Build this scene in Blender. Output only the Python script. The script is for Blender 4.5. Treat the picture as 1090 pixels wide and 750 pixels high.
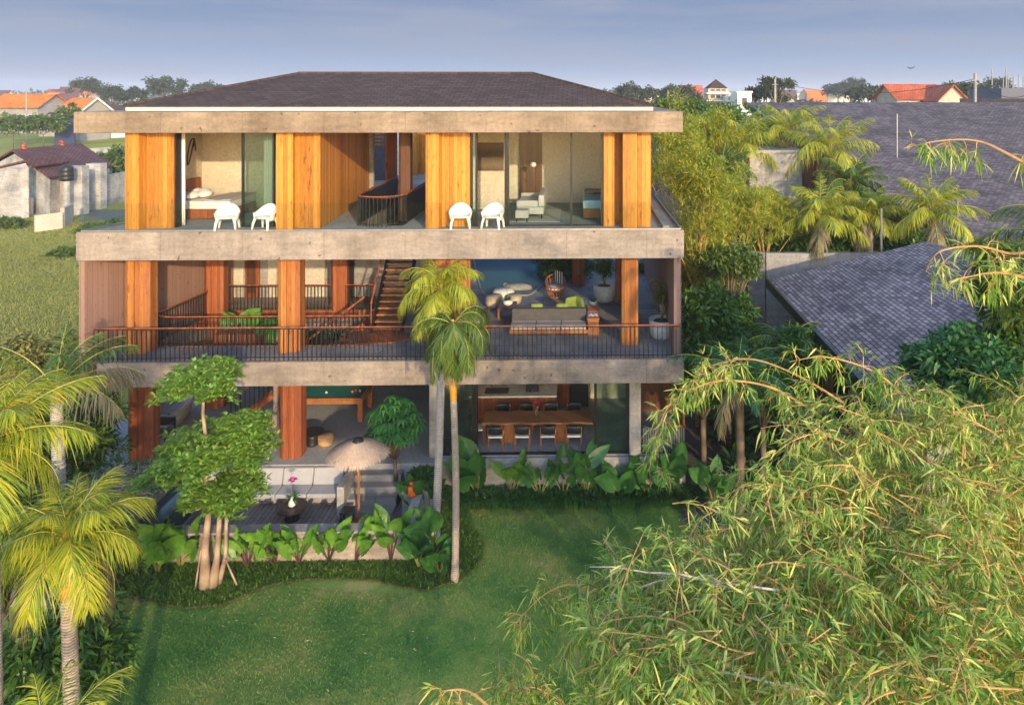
import bpy, math, random
import numpy as np
from mathutils import Vector, Matrix

for o in list(bpy.data.objects):
    bpy.data.objects.remove(o, do_unlink=True)
SC = bpy.context.scene
COL = SC.collection
R = math.radians
rnd = random.Random(7)
rs = np.random.RandomState(11)

# ------------------------------------------------------------------ camera, sky, sun
F = 727.0; CX = 630.0; HY = 100.0; TH = R(1.1); H = 11.4
cam_d = bpy.data.cameras.new('camera'); cam = bpy.data.objects.new('camera', cam_d); COL.objects.link(cam)
cam.location = (0, 0, H); cam.rotation_euler = (R(90), 0, -TH)
cam_d.sensor_width = 36; cam_d.lens = 36 * F / 1090
cam_d.shift_x = (545 - CX) / 1090; cam_d.shift_y = -(375 - HY) / 1090
cam_d.clip_start = 0.1; cam_d.clip_end = 6000
SC.camera = cam

SUN_AZ = 24.0     # degrees to the right of straight behind the camera
SUN_EL = 15.0
w = bpy.data.worlds.new('World'); SC.world = w; w.use_nodes = True
nt = w.node_tree; nt.nodes.clear()
sky = nt.nodes.new('ShaderNodeTexSky'); sky.sky_type = 'NISHITA'; sky.sun_disc = False
sky.sun_elevation = R(SUN_EL); sky.sun_rotation = R(180 - SUN_AZ)
sky.altitude = 0; sky.air_density = 1.2; sky.dust_density = .8; sky.ozone_density = 2.0
L_ = nt.links.new
tc = nt.nodes.new('ShaderNodeTexCoord'); sep = nt.nodes.new('ShaderNodeSeparateXYZ'); L_(tc.outputs['Generated'], sep.inputs[0])
grad = nt.nodes.new('ShaderNodeValToRGB'); ge = grad.color_ramp.elements            # low band of the morning sky
ge.new(.05); ge.new(.16)
for e_, (p_, c_) in zip(ge, ((0., (1.95, 2.5, 3.5)), (.035, (1.6, 2.2, 3.3)), (.10, (1.15, 1.65, 2.65)), (.16, (1.05, 1.5, 2.55)))): e_.position = p_; e_.color = (*[v/4 for v in c_], 1)
L_(sep.outputs[2], grad.inputs[0])
mp = nt.nodes.new('ShaderNodeMapping'); mp.inputs['Scale'].default_value = (1.6, 1.6, 14); mp.inputs['Rotation'].default_value = (0, .05, 0)
nz = nt.nodes.new('ShaderNodeTexNoise'); nz.inputs['Scale'].default_value = 2.0; nz.inputs['Detail'].default_value = 6; nz.inputs['Roughness'].default_value = .5
L_(tc.outputs['Generated'], mp.inputs[0]); L_(mp.outputs[0], nz.inputs['Vector'])
cr = nt.nodes.new('ShaderNodeValToRGB'); cr.color_ramp.elements[0].position = .42; cr.color_ramp.elements[1].position = .62
cr.color_ramp.elements[0].color = (0, 0, 0, 1); cr.color_ramp.elements[1].color = (.7, .7, .7, 1); L_(nz.outputs[0], cr.inputs[0])
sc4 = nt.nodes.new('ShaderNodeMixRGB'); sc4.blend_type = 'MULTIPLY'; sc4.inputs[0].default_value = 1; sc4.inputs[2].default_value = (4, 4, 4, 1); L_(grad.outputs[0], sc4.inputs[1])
cl = nt.nodes.new('ShaderNodeMixRGB'); cl.inputs[2].default_value = (1.75, 2.0, 2.75, 1); L_(cr.outputs[0], cl.inputs[0]); L_(sc4.outputs[0], cl.inputs[1])
mk = nt.nodes.new('ShaderNodeMapRange'); mk.inputs[1].default_value = .16; mk.inputs[2].default_value = .42; L_(sep.outputs[2], mk.inputs[0])
up = nt.nodes.new('ShaderNodeMixRGB'); up.blend_type = 'MULTIPLY'; up.inputs[0].default_value = 1; up.inputs[2].default_value = (2.5, 2.5, 2.75, 1); L_(sky.outputs[0], up.inputs[1])  # upper sky brightened above the view as added ambient fill
mx = nt.nodes.new('ShaderNodeMixRGB'); 
ms_ = nt.nodes.new('ShaderNodeMapRange'); ms_.inputs[1].default_value = .25; ms_.inputs[2].default_value = -.25; L_(sep.outputs[1], ms_.inputs[0])   # brighter sky on the sun's side, boosted to fill the interiors
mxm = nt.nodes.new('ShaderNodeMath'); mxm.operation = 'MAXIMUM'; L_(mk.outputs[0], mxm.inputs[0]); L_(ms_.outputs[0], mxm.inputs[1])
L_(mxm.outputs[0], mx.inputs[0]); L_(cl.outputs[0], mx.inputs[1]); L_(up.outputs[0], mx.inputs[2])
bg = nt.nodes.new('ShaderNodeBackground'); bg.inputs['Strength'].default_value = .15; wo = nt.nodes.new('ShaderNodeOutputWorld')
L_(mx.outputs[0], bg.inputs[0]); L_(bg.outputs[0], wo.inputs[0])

sl = bpy.data.lights.new('sun', 'SUN'); sl.energy = 3.9; sl.angle = R(.9); sl.color = (1, .76, .46)
so = bpy.data.objects.new('sun', sl); COL.objects.link(so)
sdir = Vector((math.sin(R(SUN_AZ)) * math.cos(R(SUN_EL)), -math.cos(R(SUN_AZ)) * math.cos(R(SUN_EL)), math.sin(R(SUN_EL))))
so.rotation_euler = (-sdir).to_track_quat('-Z', 'Y').to_euler(); so.location = (20, -30, 40)

SC.view_settings.view_transform = 'Standard'; SC.view_settings.look = 'None'
SC.view_settings.gamma = 1; SC.view_settings.use_curve_mapping = False
SC.view_settings.exposure = .32
SC.render.engine = 'CYCLES'
SC.cycles.use_denoising = True
SC.cycles.max_bounces = 6; SC.cycles.diffuse_bounces = 3; SC.cycles.transparent_max_bounces = 12
SC.cycles.transmission_bounces = 4; SC.cycles.glossy_bounces = 2; SC.cycles.caustics_reflective = False; SC.cycles.caustics_refractive = False
SC.cycles.sample_clamp_indirect = 6

# ------------------------------------------------------------------ measuring the photograph
def ray(px, py):
    k = (px - CX) / F
    return np.array([math.sin(TH) + math.cos(TH) * k, math.cos(TH) - math.sin(TH) * k, -(py - HY) / F])
def atz(px, py, z):            # point on a level plane
    d = ray(px, py); t = (z - H) / d[2]; return np.array([0, 0, H]) + d * t
def aty(px, py, Y):            # point on a plane facing the camera
    d = ray(px, py); t = Y / d[1]; return np.array([0, 0, H]) + d * t
def xat(px, Y): return float(aty(px, 200, Y)[0])
def zat(py, Y, px=400): return float(aty(px, py, Y)[2])

# ------------------------------------------------------------------ builders
class MB:
    def __init__(s): s.v = []; s.f = []
    def add(s, vs, fs):
        n = len(s.v); s.v += [tuple(float(c) for c in p) for p in vs]; s.f += [tuple(i + n for i in q) for q in fs]; return s
    def box(s, x0, x1, y0, y1, z0, z1):
        x0, x1 = min(x0, x1), max(x0, x1); y0, y1 = min(y0, y1), max(y0, y1); z0, z1 = min(z0, z1), max(z0, z1)
        return s.add([(x0,y0,z0),(x1,y0,z0),(x1,y1,z0),(x0,y1,z0),(x0,y0,z1),(x1,y0,z1),(x1,y1,z1),(x0,y1,z1)],
                     [(0,3,2,1),(4,5,6,7),(0,1,5,4),(1,2,6,5),(2,3,7,6),(3,0,4,7)])
    def ob(s, c, size, rz=0, rx=0, ry=0):
        M = Matrix.Translation(Vector(c)) @ Matrix.Rotation(rz, 4, 'Z') @ Matrix.Rotation(ry, 4, 'Y') @ Matrix.Rotation(rx, 4, 'X')
        a, b, h = size[0]/2, size[1]/2, size[2]/2
        vs = [M @ Vector(p) for p in [(-a,-b,-h),(a,-b,-h),(a,b,-h),(-a,b,-h),(-a,-b,h),(a,-b,h),(a,b,h),(-a,b,h)]]
        return s.add(vs, [(0,3,2,1),(4,5,6,7),(0,1,5,4),(1,2,6,5),(2,3,7,6),(3,0,4,7)])
    def bar(s, a, b, wd, th=None):      # rectangular bar from a to b
        a, b = Vector(a), Vector(b); th = th or wd; d = (b - a)
        q = d.to_track_quat('Z', 'Y'); M = Matrix.Translation((a+b)/2) @ q.to_matrix().to_4x4(); h = d.length/2
        vs = [M @ Vector(p) for p in [(-wd/2,-th/2,-h),(wd/2,-th/2,-h),(wd/2,th/2,-h),(-wd/2,th/2,-h),(-wd/2,-th/2,h),(wd/2,-th/2,h),(wd/2,th/2,h),(-wd/2,th/2,h)]]
        return s.add(vs, [(0,3,2,1),(4,5,6,7),(0,1,5,4),(1,2,6,5),(2,3,7,6),(3,0,4,7)])
    def prism(s, poly, z0, z1):
        a = sum(poly[i][0]*poly[(i+1)%len(poly)][1]-poly[(i+1)%len(poly)][0]*poly[i][1] for i in range(len(poly)))
        if a < 0: poly = poly[::-1]
        n = len(poly)
        f0 = (lambda p: z0) if not callable(z0) else z0
        f1 = (lambda p: z1) if not callable(z1) else z1
        vs = [(p[0],p[1],f0(p)) for p in poly] + [(p[0],p[1],f1(p)) for p in poly]
        return s.add(vs, [tuple(range(n))[::-1], tuple(range(n,2*n))] + [(i,(i+1)%n,n+(i+1)%n,n+i) for i in range(n)])
    def tube(s, pts, rad, n=8, cap=True):
        pts = [Vector(p) for p in pts]
        if not hasattr(rad, '__len__'): rad = [rad]*len(pts)
        vs = []; fs = []; prev = None
        for i, p in enumerate(pts):
            d = (pts[min(i+1,len(pts)-1)] - pts[max(i-1,0)]).normalized()
            if prev is None:
                u = d.orthogonal().normalized()
            else:
                u = (prev - d*prev.dot(d)).normalized()
            prev = u; v = d.cross(u)
            for k in range(n):
                a = 2*math.pi*k/n; vs.append(p + (u*math.cos(a)+v*math.sin(a))*rad[i])
        m = len(pts)
        for i in range(m-1):
            for k in range(n):
                fs.append((i*n+k, i*n+(k+1)%n, (i+1)*n+(k+1)%n, (i+1)*n+k))
        if cap: fs += [tuple(range(n))[::-1], tuple(range((m-1)*n, m*n))]
        return s.add(vs, fs)
    def lathe(s, c, prof, n=20, sx=1, sy=1):
        vs = []; fs = []; m = len(prof)
        for r, z in prof:
            for k in range(n):
                a = 2*math.pi*k/n; vs.append((c[0]+r*sx*math.cos(a), c[1]+r*sy*math.sin(a), c[2]+z))
        for i in range(m-1):
            for k in range(n): fs.append((i*n+k, i*n+(k+1)%n, (i+1)*n+(k+1)%n, (i+1)*n+k))
        if prof[0][0] > 1e-4: fs.append(tuple(range(n))[::-1])
        if prof[-1][0] > 1e-4: fs.append(tuple(range((m-1)*n, m*n)))
        return s.add(vs, fs)
    def grid(s, fn, nu, nv):            # open sheet fn(u,v)->xyz
        vs = [fn(i/nu, j/nv) for j in range(nv+1) for i in range(nu+1)]
        fs = [(j*(nu+1)+i, j*(nu+1)+i+1, (j+1)*(nu+1)+i+1, (j+1)*(nu+1)+i) for j in range(nv) for i in range(nu)]
        return s.add(vs, fs)
    def build(s, name, mat, parent=None, smooth=False, bevel=0, solid=0, seg=2):
        off = Vector((0,0,0))
        p = parent
        while p is not None: off += p.location; p = p.parent
        me = bpy.data.meshes.new(name)
        me.from_pydata([(a-off.x, b-off.y, c-off.z) for a,b,c in s.v], [], s.f)
        me.materials.append(mat); me.update()
        if smooth: me.shade_smooth()
        o = bpy.data.objects.new(name, me); COL.objects.link(o); o.parent = parent
        if solid:
            m = o.modifiers.new('solid', 'SOLIDIFY'); m.thickness = solid; m.offset = 0
        if bevel:
            m = o.modifiers.new('bevel', 'BEVEL'); m.width = bevel; m.segments = seg; m.limit_method = 'ANGLE'
        return o

class NB:                                # many small faces at once
    def __init__(s): s.V = []; s.Lp = []; s.T = []; s.M = []; s.n = 0
    def add(s, V, Fc, tot, mi=0):        # V (n,3); Fc flat loop indices; tot per-face counts
        s.V.append(np.asarray(V, float)); s.Lp.append(np.asarray(Fc, int) + s.n); s.T.append(np.asarray(tot, int)); s.M.append(np.full(len(tot), mi)); s.n += len(V)
    def leaves(s, P, D, N, Ln, Wd, droop=0., seg=1, fold=.12, mi=0):
        P = np.asarray(P, float); n = len(P)
        D = D / (np.linalg.norm(D, axis=1)[:,None] + 1e-9)
        S = np.cross(D, N); S /= (np.linalg.norm(S, axis=1)[:,None] + 1e-9)
        N2 = np.cross(S, D)
        Ln = np.broadcast_to(np.asarray(Ln, float), (n,))[:,None]; Wd = np.broadcast_to(np.asarray(Wd, float), (n,))[:,None]
        droop = np.broadcast_to(np.asarray(droop, float), (n,))[:,None]
        Z = np.array([0,0,1.])
        def pos(t): return P + D*Ln*t - Z*droop*Ln*t*t
        if seg == 1:
            m_ = pos(.42); V = np.stack([P, m_ - S*Wd/2 + N2*Wd*fold, pos(1), m_ + S*Wd/2 + N2*Wd*fold], 1)
            idx = (np.arange(n)*4)[:,None] + np.array([0,1,2,3])
            s.add(V.reshape(-1,3), idx.ravel(), np.full(n, 4), mi)
        else:
            a, b = pos(.28), pos(.65)
            V = np.stack([P, a - S*Wd*.5 + N2*Wd*fold, a + S*Wd*.5 + N2*Wd*fold, b - S*Wd*.38 + N2*Wd*fold, b + S*Wd*.38 + N2*Wd*fold, pos(1)], 1)
            base = (np.arange(n)*6)[:,None]
            idx = base + np.array([0,1,2, 1,3,4,2, 3,5,4])
            s.add(V.reshape(-1,3), idx.ravel(), np.tile([3,4,3], n), mi)
    def addmb(s, mb, mi=0):
        if mb.v: s.add(np.array(mb.v), np.concatenate([np.array(f) for f in mb.f]), np.array([len(f) for f in mb.f]), mi)
    def build(s, name, mats, parent=None, smooth=False):
        off = Vector((0,0,0)); p = parent
        while p is not None: off += p.location; p = p.parent
        V = np.concatenate(s.V) - np.array(off); Lp = np.concatenate(s.Lp); T = np.concatenate(s.T); M = np.concatenate(s.M)
        me = bpy.data.meshes.new(name)
        me.vertices.add(len(V)); me.vertices.foreach_set('co', V.ravel())
        me.loops.add(len(Lp)); me.loops.foreach_set('vertex_index', Lp.astype(np.int32))
        me.polygons.add(len(T)); st = np.concatenate([[0], np.cumsum(T)[:-1]])
        me.polygons.foreach_set('loop_start', st.astype(np.int32)); me.polygons.foreach_set('loop_total', T.astype(np.int32))
        if not isinstance(mats, (list, tuple)): mats = [mats]
        for m in mats: me.materials.append(m)
        me.polygons.foreach_set('material_index', M.astype(np.int32))
        me.update(calc_edges=True); me.validate()
        if smooth: me.shade_smooth()
        o = bpy.data.objects.new(name, me); COL.objects.link(o); o.parent = parent
        return o

def tag(o, label=None, cat=None, group=None, kind=None):
    if label: o['label'] = label
    if cat: o['category'] = cat
    if group: o['group'] = group
    if kind: o['kind'] = kind
    return o
def thing(name, label, cat, loc=(0,0,0), group=None):
    o = bpy.data.objects.new(name, None); COL.objects.link(o); o.location = tuple(float(c) for c in loc); o.empty_display_size = .2
    return tag(o, label, cat, group)
def dup(root, loc, rz=0, label=None, sc=1, group=None):
    r = root.copy(); COL.objects.link(r); r.location = tuple(float(c) for c in loc); r.rotation_euler = (0,0,rz)
    r.scale = (sc,)*3 if not hasattr(sc, '__len__') else sc
    if label: r['label'] = label
    if group: r['group'] = group
    for ch in list(root.children):
        c = ch.copy(); COL.objects.link(c); c.parent = r
        for g in ch.children:
            d = g.copy(); COL.objects.link(d); d.parent = c
    return r
def unit(v): return v / (np.linalg.norm(v, axis=-1, keepdims=True) + 1e-9)

# ------------------------------------------------------------------ materials
def newmat(name):
    m = bpy.data.materials.new(name); m.use_nodes = True; n = m.node_tree; n.nodes.clear()
    out = n.nodes.new('ShaderNodeOutputMaterial'); b = n.nodes.new('ShaderNodeBsdfPrincipled'); n.links.new(b.outputs[0], out.inputs[0])
    return m, n, b, out
def nd(n, t, **k):
    x = n.nodes.new(t)
    for a, v in k.items():
        if a.startswith('i_'):
            x.inputs[a[2:].replace('_', ' ')].default_value = v
        else: setattr(x, a, v)
    return x
def ramp(n, src, stops):
    r = n.nodes.new('ShaderNodeValToRGB'); e = r.color_ramp.elements
    while len(e) < len(stops): e.new(.5)
    for i, (p, c) in enumerate(stops): e[i].position = p; e[i].color = (*c, 1)
    n.links.new(src, r.inputs[0]); return r
def math_(n, op, a, b=None):
    x = n.nodes.new('ShaderNodeMath'); x.operation = op
    for i, v in enumerate((a, b)):
        if v is None: continue
        if isinstance(v, (int, float)): x.inputs[i].default_value = v
        else: n.links.new(v, x.inputs[i])
    return x.outputs[0]
def mixc(n, f, a, b, mode='MIX'):
    x = n.nodes.new('ShaderNodeMixRGB'); x.blend_type = mode
    for i, v in enumerate((f, a, b)):
        if isinstance(v, (int, float)): x.inputs[i].default_value = v
        elif isinstance(v, tuple): x.inputs[i].default_value = (*v, 1)
        else: n.links.new(v, x.inputs[i])
    return x.outputs[0]
def bump(n, b, src, strength=.3, dist=.02):
    x = nd(n, 'ShaderNodeBump'); x.inputs['Strength'].default_value = strength; x.inputs['Distance'].default_value = dist
    n.links.new(src, x.inputs['Height']); n.links.new(x.outputs[0], b.inputs['Normal'])
def noise(n, scale, detail=5, rough=.55, vec=None, stretch=None):
    t = nd(n, 'ShaderNodeTexCoord'); x = nd(n, 'ShaderNodeTexNoise'); x.inputs['Scale'].default_value = scale; x.inputs['Detail'].default_value = detail; x.inputs['Roughness'].default_value = rough
    src = t.outputs['Object']
    if stretch:
        m = nd(n, 'ShaderNodeMapping'); m.inputs['Scale'].default_value = stretch; n.links.new(src, m.inputs[0]); src = m.outputs[0]
    n.links.new(src, x.inputs['Vector']); return x.outputs[0]

def mat_plain(name, col, rough=.6, metal=0, var=.15, sc=6, spec=.4):
    m, n, b, o = newmat(name)
    r = ramp(n, noise(n, sc), [(.3, tuple(c*(1-var) for c in col)), (.7, tuple(min(1, c*(1+var)) for c in col))])
    n.links.new(r.outputs[0], b.inputs['Base Color']); b.inputs['Roughness'].default_value = rough; b.inputs['Metallic'].default_value = metal
    b.inputs['Specular IOR Level'].default_value = spec
    return m
def mat_concrete(name, c0, c1, pits=True, streak=True, spec=.3):
    m, n, b, o = newmat(name)
    big = ramp(n, noise(n, .55, 8, .62), [(.32, c0), (.68, c1)]).outputs[0]
    fine = ramp(n, noise(n, 9, 6, .7), [(.3, (.76,.76,.76)), (.7, (1.12,1.12,1.12))]).outputs[0]
    c = mixc(n, 1., big, fine, 'MULTIPLY')
    if streak:
        s = ramp(n, noise(n, 1.3, 4, .6, stretch=(1, 1, 5)), [(.42, (1,1,1)), (.75, (.72,.72,.74))]).outputs[0]
        c = mixc(n, 1., c, s, 'MULTIPLY')
    if pits:
        t = nd(n, 'ShaderNodeTexCoord'); v = nd(n, 'ShaderNodeTexVoronoi'); v.inputs['Scale'].default_value = 3.2; v.inputs['Randomness'].default_value = 1
        nzz = nd(n, 'ShaderNodeTexNoise'); nzz.inputs['Scale'].default_value = 5
        ad = nd(n, 'ShaderNodeMixRGB'); ad.inputs[0].default_value = .25
        n.links.new(t.outputs['Object'], nzz.inputs['Vector']); n.links.new(t.outputs['Object'], ad.inputs[1]); n.links.new(nzz.outputs['Color'], ad.inputs[2])
        n.links.new(ad.outputs[0], v.inputs['Vector'])
        p = ramp(n, v.outputs['Distance'], [(.07, (.42,.38,.35)), (.13, (1,1,1))]).outputs[0]
        c = mixc(n, 1., c, p, 'MULTIPLY')
    if streak:                         # formwork joints and long drip stains
        t2 = nd(n, 'ShaderNodeTexCoord'); s2 = nd(n, 'ShaderNodeSeparateXYZ'); n.links.new(t2.outputs['Object'], s2.inputs[0])
        jf = math_(n, 'FRACT', math_(n, 'DIVIDE', math_(n, 'ADD', s2.outputs[0], 100.3), 2.44)); jm = ramp(n, jf, [(0, (.62,.6,.58)), (.012, (1,1,1))]).outputs[0]; c = mixc(n, .8, c, jm, 'MULTIPLY')
        dr = ramp(n, noise(n, 1, 5, .6, stretch=(3.2, 3.2, .25)), [(.5, (1,1,1)), (.75, (.80,.78,.76))]).outputs[0]; c = mixc(n, 1., c, dr, 'MULTIPLY')
    n.links.new(c, b.inputs['Base Color']); b.inputs['Roughness'].default_value = .82; b.inputs['Specular IOR Level'].default_value = spec
    bump(n, b, noise(n, 14, 7, .7), .6, .03)
    return m
def mat_timber(name, stops, plank=.13, rough=.5, groove=True):
    m, n, b, o = newmat(name)
    t = nd(n, 'ShaderNodeTexCoord'); sp = nd(n, 'ShaderNodeSeparateXYZ'); n.links.new(t.outputs['Object'], sp.inputs[0])
    u = math_(n, 'DIVIDE', math_(n, 'ADD', sp.outputs[0], math_(n, 'MULTIPLY', sp.outputs[1], 1.02)), plank)
    fl = math_(n, 'FLOOR', u); fr = math_(n, 'FRACT', u)
    wn = nd(n, 'ShaderNodeTexWhiteNoise'); wn.noise_dimensions = '1D'; n.links.new(fl, wn.inputs['W'])
    g = noise(n, 3, 8, .65, stretch=(9, 9, .8))
    v = math_(n, 'ADD', math_(n, 'MULTIPLY', wn.outputs[0], .42), math_(n, 'SUBTRACT', math_(n, 'MULTIPLY', g, .9), .12))
    c = ramp(n, v, stops).outputs[0]
    if groove:
        gm = ramp(n, fr, [(0, (.25,.22,.2)), (.07, (1,1,1))]).outputs[0]
        c = mixc(n, 1., c, gm, 'MULTIPLY')
        bump(n, b, gm, .5, .01)
    kn = ramp(n, noise(n, 2.4, 3, .5, stretch=(4, 4, 1.2)), [(.62, (1,1,1)), (.76, (.42,.33,.28))]).outputs[0]
    c = mixc(n, 1., c, kn, 'MULTIPLY')
    n.links.new(c, b.inputs['Base Color']); b.inputs['Roughness'].default_value = rough; b.inputs['Specular IOR Level'].default_value = .3
    return m
def mat_leaf(name, stops, trans=.35, rough=.45, nsc=.8, spec=.35, mixn=.45):
    m, n, b, o = newmat(name)
    g = nd(n, 'ShaderNodeNewGeometry')
    v = math_(n, 'ADD', math_(n, 'MULTIPLY', g.outputs['Random Per Island'], 1-mixn), math_(n, 'MULTIPLY', noise(n, nsc, 3), mixn))
    c = ramp(n, v, stops).outputs[0]
    n.links.new(c, b.inputs['Base Color']); b.inputs['Roughness'].default_value = rough; b.inputs['Specular IOR Level'].default_value = spec
    tr = nd(n, 'ShaderNodeBsdfTranslucent'); tcx = mixc(n, 1., c, (1.25, 1.3, .6), 'MULTIPLY'); n.links.new(tcx, tr.inputs[0])
    ms = nd(n, 'ShaderNodeMixShader'); ms.inputs[0].default_value = trans
    n.links.new(b.outputs[0], ms.inputs[1]); n.links.new(tr.outputs[0], ms.inputs[2]); n.links.new(ms.outputs[0], o.inputs[0])
    return m
def mat_bark(name, c0, c1, rings=14., rough=.85):
    m, n, b, o = newmat(name)
    t = nd(n, 'ShaderNodeTexCoord'); wv = nd(n, 'ShaderNodeTexWave'); wv.bands_direction = 'Z'; wv.inputs['Scale'].default_value = rings/6.28; wv.inputs['Distortion'].default_value = 2.5; wv.inputs['Detail'].default_value = 3
    n.links.new(t.outputs['Object'], wv.inputs['Vector'])
    v = math_(n, 'ADD', math_(n, 'MULTIPLY', wv.outputs['Fac'], .4), math_(n, 'MULTIPLY', noise(n, 9, 6, .7), .6))
    n.links.new(ramp(n, v, [(.25, c0), (.75, c1)]).outputs[0], b.inputs['Base Color']); b.inputs['Roughness'].default_value = rough
    bump(n, b, v, .6, .03)
    return m
def mat_glass(name, tint=(.8,.9,.86), refl=.12, op=.12, body=(.1,.16,.14)):
    m, n, b, o = newmat(name); n.nodes.remove(b)
    tr = nd(n, 'ShaderNodeBsdfTransparent'); tr.inputs[0].default_value = (*tint, 1)
    gl = nd(n, 'ShaderNodeBsdfGlossy'); gl.inputs['Roughness'].default_value = .02
    df = nd(n, 'ShaderNodeBsdfDiffuse'); df.inputs[0].default_value = (*body, 1)
    fr = nd(n, 'ShaderNodeFresnel'); fr.inputs[0].default_value = 1.5
    a = math_(n, 'ADD', math_(n, 'MULTIPLY', fr.outputs[0], .5), refl)
    m1 = nd(n, 'ShaderNodeMixShader'); m1.inputs[0].default_value = op; n.links.new(tr.outputs[0], m1.inputs[1]); n.links.new(df.outputs[0], m1.inputs[2])
    m2 = nd(n, 'ShaderNodeMixShader'); n.links.new(a, m2.inputs[0]); n.links.new(m1.outputs[0], m2.inputs[1]); n.links.new(gl.outputs[0], m2.inputs[2])
    n.links.new(m2.outputs[0], o.inputs[0]); return m
def mat_tiles(name, c0, c1, bw, bh, mortar=(.03,.03,.03), axis='XY', rough=.7, msize=.02, spec=.3, blot=1.):
    m, n, b, o = newmat(name)
    t = nd(n, 'ShaderNodeTexCoord'); sp = nd(n, 'ShaderNodeSeparateXYZ'); n.links.new(t.outputs['Object'], sp.inputs[0])
    cb = nd(n, 'ShaderNodeCombineXYZ'); ix = {'X':0,'Y':1,'Z':2}
    n.links.new(sp.outputs[ix[axis[0]]], cb.inputs[0]); n.links.new(sp.outputs[ix[axis[1]]], cb.inputs[1])
    br = nd(n, 'ShaderNodeTexBrick'); br.inputs['Scale'].default_value = 1; br.inputs['Brick Width'].default_value = bw; br.inputs['Row Height'].default_value = bh
    br.inputs['Mortar Size'].default_value = msize*bh; br.inputs['Color1'].default_value = (*c0, 1); br.inputs['Color2'].default_value = (*c1, 1); br.inputs['Mortar'].default_value = (*mortar, 1); br.inputs['Mortar Smooth'].default_value = .3; br.inputs['Bias'].default_value = 0
    n.links.new(cb.outputs[0], br.inputs['Vector'])
    s = ramp(n, noise(n, .45, 8, .7), [(.32, (.55,.55,.56)), (.68, (1.25,1.22,1.18))]).outputs[0]
    c = mixc(n, blot, br.outputs['Color'], s, 'MULTIPLY')
    n.links.new(c, b.inputs['Base Color']); b.inputs['Roughness'].default_value = rough; b.inputs['Specular IOR Level'].default_value = spec
    inv = math_(n, 'SUBTRACT', 1., br.outputs['Fac']); bump(n, b, inv, .5, .01)
    return m

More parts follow.
